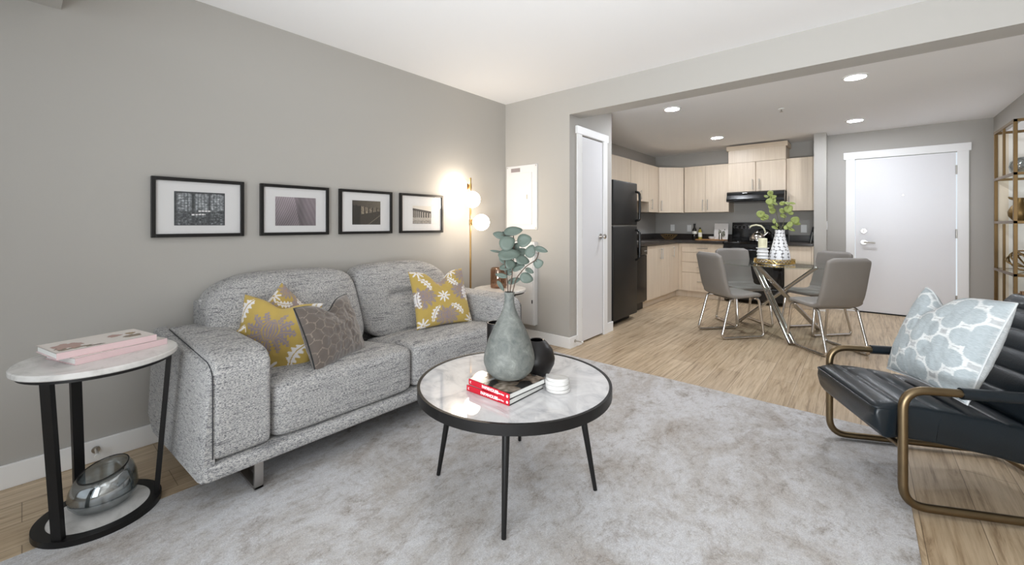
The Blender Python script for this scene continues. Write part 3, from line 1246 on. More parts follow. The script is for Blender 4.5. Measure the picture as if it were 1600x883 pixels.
branch('short eucalyptus branch bending left low over the frosted vase',
       [(336, 820, 0), (328, 700, 0.005), (318, 560, 0.01), (300, 430, 0.01), (285, 330, 0.015)],
       [(205, 300, .02, 46, 12, 3.0, .5), (310, 455, .01, 62, 28, .1, .5), (265, 535, .0, 52, 22, 2.9, .4),
        (255, 630, -.01, 50, 18, -1.0, .2), (385, 590, .01, 56, 28, .3, .4), (280, 385, .03, 40, 34, 2.5, .3)])

# black vessels behind the vase
b = B().lathe([(0.001, 0), (0.042, 0), (0.044, 0.01), (0.044, 0.226), (0.042, 0.23), (0.038, 0.23), (0.038, 0.02), (0.001, 0.018)], n=36)
o = b.done('candle_cup', 'black_ceramic')
o.location = (-1.345, 1.475, 0.4685)
tag(o, 'tall black ceramic cup behind the left of the frosted vase', 'cup')
b = B().lathe([(0.001, 0), (0.035, 0), (0.062, 0.02), (0.082, 0.06), (0.085, 0.085), (0.074, 0.125), (0.05, 0.155), (0.034, 0.168), (0.03, 0.166),
               (0.05, 0.145), (0.07, 0.10), (0.05, 0.02), (0.001, 0.012)], n=36)
o = b.done('round_bowl_vase', 'black_ceramic')
o.location = (-1.150, 1.54, 0.4685)
tag(o, 'round black ceramic vase half hidden behind the right of the frosted vase', 'vase')

# marble coasters
CX, CY = -0.985, 1.468
z = 0.4685
labs = ['bottom white marble coaster resting on the coffee table', 'second white marble coaster up in the stack on the coffee table',
        'third white marble coaster up in the stack on the coffee table']
for i, (hh, off) in enumerate(((0.013, 0.002), (0.018, 0.0), (0.016, -0.001))):
    b = B().lathe([(0.001, 0), (0.049, 0), (0.052, 0.002), (0.052, hh - 0.002), (0.050, hh), (0.001, hh)], n=40)
    o = b.done('coaster', 'marble2')
    o.location = (CX + off, CY + off, z)
    tag(o, labs[i], 'coaster', 'marble coasters on the coffee table')
    z += hh + 0.0005
pl = [(0.050 * math.cos(a), 0.050 * math.sin(a)) for a in np.linspace(-PI * 0.92, PI * 0.08, 26)]
o = B().prism([(float(p[0]), float(p[1])) for p in pl], 2, 0, 0.012).done('coaster', 'marble2')
o.location = (CX, CY, z)
tag(o, 'half-round white marble coaster topping the stack on the coffee table', 'coaster', 'marble coasters on the coffee table')

# ------------------------------------------------------------------ round side tables


def ring_bar(b, r0, r1, z0, z1, n=64):
    rings = []
    for r, z in ((r0, z0), (r1, z0), (r1, z1), (r0, z1)):
        rings.append([(r * math.cos(2 * PI * j / n), r * math.sin(2 * PI * j / n), z) for j in range(n)])
    return b.ring_loft(rings, False, True)


def side_table(label, loc, scale, top_h, rz):
    t = thing('side_table', label, 'table', loc, rz, 'round marble side tables beside the sofa')
    H = top_h
    R = 0.242 * scale
    B().lathe([(0.001, H - 0.022), (R - 0.004, H - 0.022), (R, H - 0.018), (R, H - 0.004), (R - 0.004, H), (0.001, H)], n=64) \
        .done('tabletop', 'marble2', t)
    b = B()
    ring_bar(b, R * 0.80, R * 0.93, H - 0.036, H - 0.0225)
    b.done('top_ring', 'black', t)
    rb_ = 0.188 * scale
    b = B()
    ring_bar(b, rb_ * 0.80, rb_, 0.0, 0.022)
    b.done('base_ring', 'black', t)
    B().lathe([(0.001, 0.004), (rb_ * 0.80, 0.004), (rb_ * 0.80, 0.020), (0.001, 0.020)], n=48).done('lower_shelf', 'marble2', t)
    for a in (-0.77, 1.34, 3.43):
        r0, r1 = rb_ * 0.91, R * 0.885
        m = Matrix.Rotation(a, 4, 'Z')
        p0 = m @ Vector((r0, 0, 0.012))
        p1 = m @ Vector((r1, 0, H - 0.025))
        b = B()
        tn = m @ Vector((0, 0.017, 0))
        nn = m @ Vector((0.009, 0, 0))
        rings = []
        for p in (p0, p1):
            rings.append([p + tn + nn, p - tn + nn, p - tn - nn, p + tn - nn])
        b.ring_loft(rings)
        b.done('leg', 'black', t, False)
    return t


STX, STY, STH = -2.345, 0.205, 0.645
side_table('round marble side table with black legs left of the sofa', (STX, STY, 0.0062), 1.0, STH - 0.0062, 0.0)
side_table('round marble side table between the right sofa arm and the corner', (-2.55, 2.85, 0.0), 1.0, 0.58, 0.5)

# two blush books


def blush_cover(u, v):
    for cx, cy, a, b_, c in ((0.18, 0.45, .16, .30, (176, 140, 130)), (0.10, 0.3, .07, .18, (120, 98, 76)), (0.26, 0.2, .12, .08, (120, 104, 72)),
                             (0.80, 0.35, .12, .16, (122, 100, 74)), (0.68, 0.62, .10, .14, (176, 138, 128)), (0.86, 0.6, .06, .1, (150, 124, 88)),
                             (0.40, 0.12, .12, .05, (90, 70, 60))):
        n = mnoise.noise(Vector((u * 14, v * 9, cx * 9)))
        if ((u - cx) / a) ** 2 + ((v - cy) / b_) ** 2 < 0.7 + 0.9 * n:
            return c
    return (228, 220, 214)


def blush_book(label, z, cx, cy, rz, L=0.30, D=0.215, th=0.025):
    t = thing('book', label, 'book', (cx, cy, z), rz, 'blush books on the side table')
    B().box((-D / 2 + 0.003, -L / 2 + 0.004, 0.002), (D / 2 - 0.003, L / 2 - 0.004, th - 0.002)).done('pages', 'paper', t, False)
    c = B(True)
    c.grid(lambda a, q: (D / 2 - D * q, -L / 2 + L * a, th), 70, 50, blush_cover)
    c.grid(lambda a, q: (D / 2 - D * q, -L / 2 + L * a, th - 0.002), 2, 2, lambda a, q: (220, 210, 206))
    c.done('front_cover', 'cover', t, False)
    B().box((-D / 2, -L / 2, 0), (D / 2, L / 2, 0.0018)).done('back_cover', 'pink', t, False)
    B().box((D / 2 - 0.003, -L / 2, 0), (D / 2 + 0.0008, L / 2, th)).done('spine', 'pink', t, False)
    return t


blush_book('lower blush-spined book lying on the marble side table', STH + 0.0005, -2.385, 0.235, 0.33)
blush_book('upper blush-spined book with a floral cover on the marble side table', STH + 0.026, -2.395, 0.205, 0.22)

# smoked mirror bowl on the lower shelf


def tilt(x, y, z):
    k = max(0.0, (z - 0.05) / 0.13)
    return (x, y, z + k * (0.30 * y - 0.14 * x))


bowl = [(0.001, 0), (0.050, 0), (0.083, 0.014), (0.102, 0.040), (0.106, 0.062), (0.101, 0.098), (0.091, 0.126), (0.076, 0.148), (0.074, 0.146),
        (0.088, 0.124), (0.098, 0.097), (0.102, 0.062), (0.098, 0.042), (0.080, 0.017), (0.049, 0.004), (0.001, 0.004)]
b = B().lathe(bowl, n=48, fn=tilt)
o = b.done('glass_bowl', 'smoke', angle=180)
B().tube([(0.0755 * math.cos(2 * PI * j / 40), 0.0755 * math.sin(2 * PI * j / 40),
           tilt(0.0755 * math.cos(2 * PI * j / 40), 0.0755 * math.sin(2 * PI * j / 40), 0.148)[2]) for j in range(40)], 0.0022, 6, True) \
    .done('rim', 'gasket', o)
o.location = (-2.36, 0.215, 0.0267)
tag(o, 'smoked mirrored glass bowl with slanted mouth on the side table shelf', 'bowl')

# ombre glass votive on the far side table
b = B().lathe([(0.001, 0), (0.072, 0), (0.075, 0.01), (0.075, 0.165), (0.068, 0.182), (0.060, 0.186), (0.058, 0.184), (0.070, 0.165), (0.071, 0.012), (0.001, 0.008)], n=40)
o = b.done('candle_jar', 'amber', angle=180)
o.location = (-2.60, 2.885, 0.5805)
tag(o, 'purple to amber glass jar on the side table behind the sofa', 'jar')

# ------------------------------------------------------------------ floor lamp
LX, LY = -2.775, 2.69
fl = thing('floor_lamp', 'brass floor lamp with three lit opal globes behind the sofa', 'lamp', (LX, LY, 0))
B().lathe([(0.001, 0), (0.10, 0), (0.10, 0.015), (0.02, 0.022), (0.001, 0.022)], n=32).done('base', 'brass', fl)
B().cyl((0, 0, 0.02), (0, 0, 1.605), 0.009, n=16).done('pole', 'brass', fl)
for off, z, r in (((-0.082 * 0.7644, -0.082 * 0.6448), 1.525, 0.074), ((0.088, -0.068), 1.395, 0.074), ((0.10 * 0.7644 + .02, 0.10 * 0.6448 - 0.04), 1.19, 0.074)):
    c = Vector((off[0], off[1], 0))
    dn = c.normalized()
    a = B().cyl((0, 0, z), tuple(dn * 0.022 + Vector((0, 0, z))), 0.007, n=12)
    a.tube([tuple(dn * 0.012 + Vector((0, 0, z))), tuple(dn * 0.022 + Vector((0, 0, z))), tuple(dn * 0.042 + Vector((0, 0, z)))], [0.012, 0.024, 0.036], 24)
    a.cyl((0, 0, z - 0.025), (0, 0, z + 0.025), 0.0125, n=16)
    h = a.done('lamp_holder', 'brass', fl)
    B().sphere((c.x + dn.x * 0.018, c.y + dn.y * 0.018, z), r, 32).done('globe', 'globe', h, angle=180)

# ------------------------------------------------------------------ framed prints


def art_windows(u, v):
    n = mnoise.noise(Vector((u * 22, v * 22, 0.5)))
    n2 = mnoise.noise(Vector((u * 60, v * 60, 2.5)))
    for i, cx in enumerate((0.19, 0.52, 0.83)):
        du = abs(u - cx)
        if du < 0.14 and v > 0.02 and v < 0.95 - 0.25 * max(0, du - 0.08):
            if abs(((u - cx) * 16) % 1 - 0.5) > 0.41 or abs((v * 13) % 1 - 0.5) > 0.42:
                return (72, 76, 80)
            g = (150 if v > 0.45 else 112) + 70 * n + 40 * n2
            if v < 0.42:
                g -= 18
            if abs(v - 0.32 - 0.05 * (u - .4)) < 0.022 and 0.33 < u < 0.6 or abs(v - 0.43) < 0.018 and 0.46 < u < 0.72:
                return (236, 236, 236)
            g = int(max(50, min(215, g)))
            return (g - 4, g, g + 4)
    if abs(v - 0.32 - 0.05 * (u - .4)) < 0.022 and 0.33 < u < 0.6 or abs(v - 0.43) < 0.018 and 0.46 < u < 0.72:
        return (236, 236, 236)
    g = int(64 + 22 * n)
    return (g, g + 4, g + 7)


def art_drape(u, v):
    s = math.sin((u * 1.0 - v * 0.40 + 0.08 * v * v) * 120 + 1.5 * mnoise.noise(Vector((u * 3, v * 3, 0))))
    base = 122 + 26 * v + 12 * mnoise.noise(Vector((u * 3, v * 2, 4)))
    if u < 0.58 - 0.12 * v:
        base += 16 * s + 22 * (v ** 2)
    else:
        base -= 26 * math.exp(-((u - 0.60) / 0.12) ** 2) + 0
        base += 6 * math.sin((u * 0.9 + v * 0.3) * 60)
    g = int(max(50, min(210, base)))
    return (g, int(g * 0.93), int(g * 0.97))


def art_street(u, v):
    n = mnoise.noise(Vector((u * 25, v * 25, 9)))
    roof = 0.80 - 0.18 * u + 0.05 * abs(((u * 7) % 1) - 0.5) * 2
    if v > max(roof, 0.72):
        g = 74 + 40 * u + 14 * n
    elif u < 0.27:
        g = 44 + 22 * n
    elif v > 0.42 + 0.22 * (u - 0.27):
        g = 150 + 70 * n - 60 * (u - 0.3) if abs(((u * 7) % 1) - 0.5) < 0.36 else 58
    else:
        g = 66 + 16 * n + (50 if abs(v - (0.9 * (u - 0.55))) < 0.02 else 0)
    g = int(max(28, min(215, g)))
    return (g, int(g * 0.92), int(g * 0.80))


def art_bridge(u, v):
    n = mnoise.noise(Vector((u * 30, v * 22, 3)))
    top = 0.86 - 0.16 * u
    if v > top:
        g = 226
    elif v > 0.34:
        k = ((u ** 0.75) * 9) % 1
        g = 178 + 30 * n if (0.28 < k < 0.72 and v < top - 0.12) else 76 + 26 * n
    elif v > 0.22:
        g = 176 + 40 * n
    else:
        g = 206 + 20 * n if (v * 14) % 1 > 0.5 + 0.4 * n else 70
    g = int(max(40, min(232, g)))
    return (g, int(g * 0.97), int(g * 0.93))


def picture(label, y0, y1, fn, my, mz0, mz1):
    z0, z1 = 1.10, 1.43
    yc = (y0 + y1) / 2
    t = thing('framed_print', label, 'picture', (XL, yc, z0), 0, 'framed prints in a row above the sofa')
    d, w = 0.026, 0.019
    f = B()
    f.box((XL + 0.001, y0, z0), (XL + d, y0 + w, z1), 0.0015)
    f.box((XL + 0.001, y1 - w, z0), (XL + d, y1, z1), 0.0015)
    f.box((XL + 0.001, y0 + w, z0), (XL + d, y1 - w, z0 + w), 0.0015)
    f.box((XL + 0.001, y0 + w, z1 - w), (XL + d, y1 - w, z1), 0.0015)
    f.done('frame', 'frame', t, False, True)
    B().box((XL + 0.002, y0 + w, z0 + w), (XL + 0.012, y1 - w, z1 - w)).done('mat_board', 'mat_board', t, False, True)
    p = B(True)
    p.grid(lambda a, q: (XL + 0.0126, yc - my + 2 * my * a, mz0 + (mz1 - mz0) * q), 190, 130, fn)
    p.done('print', 'print', t, False, True)
    B().box((XL + 0.016, y0 + w, z0 + w), (XL + 0.018, y1 - w, z1 - w)).done('glass', 'pic_glass', t, False, True)
    return t


picture('black framed print of tall arched windows, first from the left above the sofa', 0.442, 0.875, art_windows, 0.119, 1.165, 1.355)
picture('black framed mauve print of fine slanting lines, second from the left', 0.965, 1.402, art_drape, 0.130, 1.163, 1.352)
picture('black framed sepia print of gabled street houses, third from the left', 1.480, 1.920, art_street, 0.118, 1.170, 1.352)
picture('black framed print of an arched bridge, nearest the globe lamp', 1.995, 2.449, art_bridge, 0.098, 1.178, 1.330)

# ------------------------------------------------------------------ electrical panels, outlets
ep = thing('breaker_panel', 'white flush breaker panel door high on the corner wall', 'panel', (-2.675, YS, 1.12))
B().box((-2.875, YS - 0.012, 1.12), (-2.472, YS, 1.78), 0.003).done('flange', 'panel', ep, False, True)
B().box((-2.815, YS - 0.019, 1.17), (-2.535, YS - 0.0115, 1.70), 0.002).done('panel_door', 'panel', ep, False, True)
for x in (-2.86, -2.487):
    for zz in (1.135, 1.765):
        B().cyl((x, YS - 0.012, zz), (x, YS - 0.015, zz), 0.006, n=12).done('screw', 'satin', ep, False, True)
B().box((-2.60, YS - 0.0225, 1.43), (-2.588, YS - 0.0185, 1.475), 0.001).done('latch', 'satin', ep, False, True)
b = B().box((-2.81, YS - 0.0145, 1.715), (-2.69, YS - 0.0118, 1.755))
b.done('rating_label', 'grey_ink', ep, False, True)
cp = thing('wiring_cabinet', 'white surface-mounted wiring cabinet low on the corner wall behind the plant', 'panel', (-2.66, YS, 0.165))
B().box((-2.865, YS - 0.055, 0.165), (-2.474, YS, 0.998), 0.003).done('cabinet_box', 'panel', cp, False, True)
B().box((-2.855, YS - 0.062, 0.175), (-2.488, YS - 0.0555, 0.988), 0.002).done('cabinet_door', 'panel', cp, False, True)
B().box((-2.500, YS - 0.067, 0.385), (-2.490, YS - 0.0615, 0.42), 0.001).done('latch', 'black', cp, False, True)


def outlet(label, x, y, z, ax='y', sgn=-1, gang=1, kind='outlet'):
    t = thing('wall_outlet' if kind == 'outlet' else 'light_switch', label, 'outlet' if kind == 'outlet' else 'switch', (x, y, z))
    w, h = 0.036, 0.058
    if ax == 'y':
        B().box((x - w, y + sgn * 0.006, z - h), (x + w, y, z + h), 0.002).done('cover_plate', 'white_plastic', t, False, True)
        b = B()
        for dz in ((-0.021, 0.021) if kind == 'outlet' else (0,)):
            b.box((x - 0.015, y + sgn * 0.008, z + dz - (0.014 if kind == 'outlet' else 0.03)),
                  (x + 0.015, y + sgn * 0.0055, z + dz + (0.014 if kind == 'outlet' else 0.03)), 0.001)
        b.done('receptacle' if kind == 'outlet' else 'rocker', 'white_plastic', t, False, True)
    else:
        B().box((x, y - w, z - h), (x + sgn * 0.006, y + w, z + h), 0.002).done('cover_plate', 'white_plastic', t, False, True)
        B().box((x + sgn * 0.0055, y - 0.015, z - 0.03), (x + sgn * 0.009, y + 0.015, z + 0.03), 0.001).done('rocker', 'white_plastic', t, False, True)
    return t


outlet('white wall outlet over the wire bowl on the kitchen counter', -2.588, YK, 1.112)
outlet('white wall outlet beside the dark bottle on the kitchen counter', -2.300, YK, 1.105)
outlet('white wall outlet right of the stove', -0.652, YK, 1.108)
outlet('white light switch on the partition end beside the entry door', -0.355, 7.08, 1.16, 'x', 1, kind='switch')

# door stops
ds = thing('door_stop', 'steel spring door stop on the left baseboard by the side table', 'door stop', (XL + BT, 0.22, 0.06))
b = B().cyl((XL + BT, 0.235, 0.060), (XL + BT + 0.075, 0.235, 0.055), 0.006, n=12).cyl((XL + BT, 0.235, 0.06), (XL + BT + 0.006, 0.235, 0.06), 0.016, n=16)
b.done('spring', 'satin', ds, True, True)
B().cyl((XL + BT + 0.070, 0.235, 0.055), (XL + BT + 0.085, 0.235, 0.054), 0.011, n=14).done('tip', 'white_plastic', ds, True, True)
ds = thing('door_stop', 'steel door stop on the baseboard beside the closet door', 'door stop', (-2.10 + BT, 3.40, 0.055))
B().cyl((-2.10 + BT, 3.405, 0.060), (-2.015, 3.42, 0.058), 0.005, n=12).cyl((-2.10 + BT, 3.405, 0.06), (-2.08, 3.405, 0.06), 0.014, n=16) \
    .done('spring', 'satin', ds, True, True)
B().cyl((-2.020, 3.419, 0.058), (-2.006, 3.421, 0.058), 0.010, n=14).done('tip', 'white_plastic', ds, True, True)

# ------------------------------------------------------------------ ceiling fixtures
for (x, y), lb in (((-1.545, 4.49), 'recessed round ceiling downlight nearest the fridge'),
                   ((-1.565, 6.38), 'recessed round ceiling downlight nearest the range hood cabinet'),
                   ((-0.035, 4.51), 'largest-looking ceiling downlight, between the beam and the entry door'),
                   ((-0.052, 6.385), 'ceiling downlight right in front of the entry door')):
    t = thing('downlight', lb, 'ceiling light', (x, y, ZK), 0, 'recessed ceiling downlights')
    b = B()
    ring_bar(b, 0.072, 0.092, -0.008, 0.0, 40)
    b.done('trim_ring', 'white_plastic', t)
    B().lathe([(0.0005, -0.006), (0.0715, -0.006), (0.0715, -0.001), (0.0005, -0.001)], n=36).done('diffuser', 'led', t)
sp = thing('sprinkler_head', 'small pendent fire sprinkler on the kitchen ceiling', 'sprinkler', (-0.65, 5.24, ZK))
B().lathe([(0.001, 0), (0.030, 0), (0.028, -0.006), (0.001, -0.008)], n=24).done('escutcheon', 'white_plastic', sp)
B().cyl((0, 0, -0.006), (0, 0, -0.032), 0.006, n=12).lathe([(0.001, -0.032), (0.016, -0.032), (0.016, -0.035), (0.001, -0.035)], n=16).done('deflector', 'satin', sp)

# ------------------------------------------------------------------ kitchen


def handle_v(b, x, y, z0, z1, ax):
    """bar pull; ax: outward direction vector"""
    ax = Vector(ax)
    p = Vector((x, y, 0)) + ax * 0.028
    b.cyl((p.x, p.y, z0), (p.x, p.y, z1), 0.0055, n=10)
    for zz in (z0 + 0.02, z1 - 0.02):
        b.cyl((x, y, zz), (p.x, p.y, zz), 0.004, n=8)
    return b


def handle_h(b, x0, x1, y, z):
    b.cyl((x0, y - 0.028, z), (x1, y - 0.028, z), 0.0055, n=10)
    for xx in (x0 + 0.02, x1 - 0.02):
        b.cyl((xx, y, z), (xx, y - 0.028, z), 0.004, n=8)
    return b


XF, YF = -2.28, 6.93    # base cabinet fronts
KZ = 0.875              # top of base cabinets

# left run: door cabinet
lc = thing('base_cabinet', 'pale maple base cabinet with three doors right of the dishwasher', 'cabinet', (-2.58, 6.25, 0), 0, 'pale maple kitchen cabinets')
B().box((XL, 5.60, 0.10), (XF - 0.02, 6.93, KZ)).done('body', 'maple', lc, False, True)
B().box((XL, 5.60, 0), (XF - 0.06, 6.99, 0.10)).done('toe_kick', 'maple', lc, False, True)
for y0, y1, hy in ((5.603, 6.133, 6.105), (6.137, 6.485, 6.165), (6.489, 6.86, 6.652)):
    d = B().box((XF - 0.02, y0, 0.105), (XF, y1, KZ - 0.012), 0.0015).done('door', 'maple', lc, False, True)
    handle_v(B(), XF, hy, 0.655, 0.820, (1, 0, 0)).done('handle', 'satin', d, True).location = (0, 0, 0)
    d.children[0].matrix_parent_inverse = Matrix.Identity(4)
    hm = d.children[0].data
    hm.transform(Matrix.Translation(-Vector(lc.location)))
B().box((XF - 0.025, 6.863, 0.105), (XF - 0.004, 6.95, KZ - 0.012)).done('corner_filler', 'maple', lc, False, True)


def shift_child(ch, root):
    ch.data.transform(Matrix.Translation(-Vector(root.location)))


def cab_door(root, lo, hi, hname=None, hb=None, name='door', material='maple'):
    d = B().box(lo, hi, 0.0015).done(name, material, root, False, True)
    if hb is not None:
        h = hb.done(hname or 'handle', 'satin', d, True)
        shift_child(h, root)
    return d


# back run: drawers
dc = thing('drawer_cabinet', 'pale maple base cabinet with four drawers left of the stove', 'cabinet', (-1.92, 7.22, 0), 0, 'pale maple kitchen cabinets')
B().box((-2.255, YF + 0.045, 0.10), (-1.612, YK - 0.03, KZ)).done('body', 'maple', dc, False, True)
B().box((-2.34, YF + 0.06, 0), (-1.612, YK - 0.03, 0.10)).done('toe_kick', 'maple', dc, False, True)
for z0, z1, hz in ((0.728, 0.862, 0.795), (0.572, 0.724, 0.650), (0.405, 0.568, 0.490), (0.105, 0.401, 0.262)):
    cab_door(dc, (-2.222, YF, z0), (-1.615, YF + 0.02, z1), None, handle_h(B(), -1.985, -1.832, YF, hz), 'drawer')
B().box((-2.283, YF + 0.021, 0.105), (-2.226, YF + 0.044, KZ - 0.012)).done('filler', 'maple', dc, False, True)

# right of the stove
rc = thing('base_cabinet', 'narrow pale maple base cabinet between the stove and the partition', 'cabinet', (-0.66, 7.22, 0), 0, 'pale maple kitchen cabinets')
B().box((-0.828, YF + 0.02, 0.10), (-0.492, YK, KZ)).done('body', 'maple', rc, False, True)
B().box((-0.828, YF + 0.06, 0), (-0.492, YK, 0.10)).done('toe_kick', 'maple', rc, False, True)
cab_door(rc, (-0.825, YF, 0.105), (-0.515, YF + 0.02, KZ - 0.012), None, handle_v(B(), -0.80, YF, 0.655, 0.82, (0, -1, 0)))
B().box((-0.512, YF + 0.004, 0.105), (-0.492, YF + 0.02, KZ - 0.012)).done('filler', 'maple', rc, False, True)

# countertops with splash
ctp = thing('countertop', 'dark laminate L-shaped countertop running to the left of the stove', 'countertop', (-2.5, 6.6, KZ), 0)
b = B().box((XL, 4.985, KZ), (XF + 0.025, YK, KZ + 0.038), 0.006)
b.box((XF + 0.0, YF - 0.025, KZ), (-1.612, YK, KZ + 0.038), 0.006)
b.done('worktop', 'counter', ctp, False, True)
B().box((XL, YK - 0.02, KZ + 0.038), (-1.612, YK, KZ + 0.135), 0.003).box((XL, 4.985, KZ + 0.038), (XL + 0.02, YK - 0.02, KZ + 0.135), 0.003) \
    .done('backsplash_lip', 'counter', ctp, False, True)
ctr = thing('countertop', 'short dark laminate countertop to the right of the stove', 'countertop', (-0.66, 7.2, KZ), 0)
B().box((-0.828, YF - 0.025, KZ), (-0.492, YK, KZ + 0.038), 0.006).done('worktop', 'counter', ctr, False, True)
B().box((-0.828, YK - 0.02, KZ + 0.038), (-0.492, YK, KZ + 0.135), 0.003).done('backsplash_lip', 'counter', ctr, False, True)
ZT = KZ + 0.0385

# sink rim + faucet hint near the fridge
sk = thing('kitchen_sink', 'stainless sink with low rim set in the counter by the fridge', 'sink', (-2.58, 5.95, ZT))
b = B()
rings = []
for dx, dz in ((0.0, 0.0), (0.0, 0.006), (-0.03, 0.006), (-0.03, 0.002)):
    w, l = 0.24 + dx, 0.30 + dx
    rings.append([(-w, -l, dz), (w, -l, dz), (w, l, dz), (-w, l, dz)])
b.ring_loft(rings, False, False)
b.box((-0.21, -0.27, 0.001), (0.21, 0.27, 0.003))
b.done('rim', 'steel', sk, False)

# dishwasher
dw = thing('dishwasher', 'black built-in dishwasher between the fridge and the cabinets', 'appliance', (-2.58, 5.28, 0))
B().box((XL + 0.03, 4.99, 0.10), (XF - 0.02, 5.598, KZ - 0.002)).done('body', 'appl_tex', dw, False, True)
B().box((XF - 0.02, 4.992, 0.12), (XF + 0.012, 5.595, 0.75), 0.006).done('door', 'appl', dw, False, True)
B().box((XF - 0.02, 4.992, 0.755), (XF + 0.018, 5.595, KZ - 0.004), 0.006).done('control_panel', 'blackgloss', dw, False, True)
for y in (5.50, 5.53, 5.56):
    B().box((XF + 0.018, y - 0.008, 0.80), (XF + 0.020, y + 0.008, 0.815)).done('button', 'satin', dw, False, True)
B().box((XL + 0.03, 4.995, 0.0), (XF - 0.05, 5.595, 0.10)).done('toe_panel', 'appl_tex', dw, False, True)

# refrigerator
XRF = -2.125
fr = thing('refrigerator', 'black top-freezer refrigerator beside the closet wall', 'refrigerator', (-2.48, 4.61, 0))
B().box((-2.86, 4.285, 0.06), (XRF - 0.075, 4.935, 1.67), 0.01).done('body', 'appl_tex', fr, True, True)
d = B().box((XRF - 0.072, 4.283, 1.165), (XRF, 4.937, 1.68), 0.012, 3).done('freezer_door', 'appl_tex', fr, True, True)
b = B().tube(fillet([(XRF, 4.885, 1.215), (XRF + 0.05, 4.885, 1.225), (XRF + 0.055, 4.885, 1.40), (XRF + 0.05, 4.885, 1.56), (XRF, 4.885, 1.575)], 0.03), 0.015, 10)
h = b.done('handle', 'appl', d)
shift_child(h, fr)
d = B().box((XRF - 0.072, 4.283, 0.075), (XRF, 4.937, 1.150), 0.012, 3).done('fridge_door', 'appl_tex', fr, True, True)
b = B().tube(fillet([(XRF, 4.885, 0.735), (XRF + 0.05, 4.885, 0.75), (XRF + 0.055, 4.885, 0.92), (XRF + 0.05, 4.885, 1.09), (XRF, 4.885, 1.105)], 0.03), 0.015, 10)
h = b.done('handle', 'appl', d)
shift_child(h, fr)
B().box((XRF - 0.074, 4.29, 1.151), (XRF - 0.004, 4.93, 1.164)).done('door_gap_trim', 'satin', fr, False, True)
B().box((-2.84, 4.30, 0.0), (XRF - 0.10, 4.92, 0.058)).done('kick_grille', 'black', fr, False, True)

# upper cabinets: left run
UZ0, UZ1 = 1.372, 2.133
XU = -2.60
u1 = thing('wall_cabinet', 'pale maple wall cabinet above the refrigerator', 'cabinet', (-2.75, 5.6, 1.53), 0, 'pale maple kitchen cabinets')
B().box((XL, 4.94, 1.72), (XU - 0.02, 5.80, UZ1), 0.001).box((XL, 4.20, 1.72), (XU - 0.02, 4.94, UZ1), 0.001).done('body', 'maple', u1, False, True)
for y0, y1, hy in ((4.21, 4.995, 4.965), (4.999, 5.80, 5.03)):
    cab_door(u1, (XU - 0.02, y0, 1.722), (XU, y1, UZ1), None, handle_v(B(), XU, hy, 1.75, 1.90, (1, 0, 0)))
u1b = thing('wall_cabinet', 'pale maple wall cabinet with shorter doors over the sink', 'cabinet', (-2.75, 6.15, 1.53), 0, 'pale maple kitchen cabinets')
B().box((XL, 5.81, 1.53), (XU - 0.02, 6.49, UZ1), 0.001).done('body', 'maple', u1b, False, True)
cab_door(u1b, (XU - 0.02, 5.81, 1.532), (XU, 6.488, UZ1), None, handle_v(B(), XU, 6.14, 1.555, 1.70, (1, 0, 0)))
u2 = thing('wall_cabinet', 'narrow pale maple wall cabinet left of the diagonal corner cabinet', 'cabinet', (-2.75, 6.7, UZ0), 0, 'pale maple kitchen cabinets')
B().box((XL, 6.49, UZ0), (XU - 0.02, 6.90, UZ1), 0.001).done('body', 'maple', u2, False, True)
cab_door(u2, (XU - 0.02, 6.492, UZ0), (XU, 6.895, UZ1), None, handle_v(B(), XU, 6.575, 1.415, 1.585, (1, 0, 0)))
# diagonal corner
A0, A1 = Vector((-2.60, 6.905, 0)), Vector((-2.285, 7.22, 0))
u3 = thing('wall_cabinet', 'pale maple diagonal corner wall cabinet', 'cabinet', (-2.65, 7.25, UZ0), 0, 'pale maple kitchen cabinets')
dd = (A1 - A0).normalized()
nn = Vector((dd.y, -dd.x, 0))
i0, i1 = A0 - nn * 0.02, A1 - nn * 0.02
B().prism([(XL, 6.905), (i0.x, 6.905), (i0.x, i0.y), (i1.x, i1.y), (i1.x, YK), (XL, YK)], 2, UZ0, UZ1).done('body', 'maple', u3, False, True)
pA, pB = A0 + dd * 0.004, A1 - dd * 0.004
d = B().prism([(pA.x, pA.y), (pB.x, pB.y), (pB.x - nn.x * 0.02, pB.y - nn.y * 0.02), (pA.x - nn.x * 0.02, pA.y - nn.y * 0.02)], 2, UZ0, UZ1) \
    .done('door', 'maple', u3, False, True)
hp = A0 + dd * 0.045
h = handle_v(B(), hp.x, hp.y, 1.400, 1.575, nn).done('handle', 'satin', d)
shift_child(h, u3)
# back run two-door
YU = 7.20
u4 = thing('wall_cabinet', 'pale maple two-door wall cabinet left of the range hood', 'cabinet', (-1.93, 7.38, UZ0), 0, 'pale maple kitchen cabinets')
B().box((-2.272, YU + 0.02, UZ0), (-1.594, YK, UZ1), 0.001).done('body', 'maple', u4, False, True)
cab_door(u4, (-2.272, YU, UZ0), (-1.944, YU + 0.02, UZ1), None, handle_v(B(), -1.978, YU, 1.405, 1.58, (0, -1, 0)))
cab_door(u4, (-1.940, YU, UZ0), (-1.594, YU + 0.02, UZ1), None, handle_v(B(), -1.905, YU, 1.405, 1.58, (0, -1, 0)))
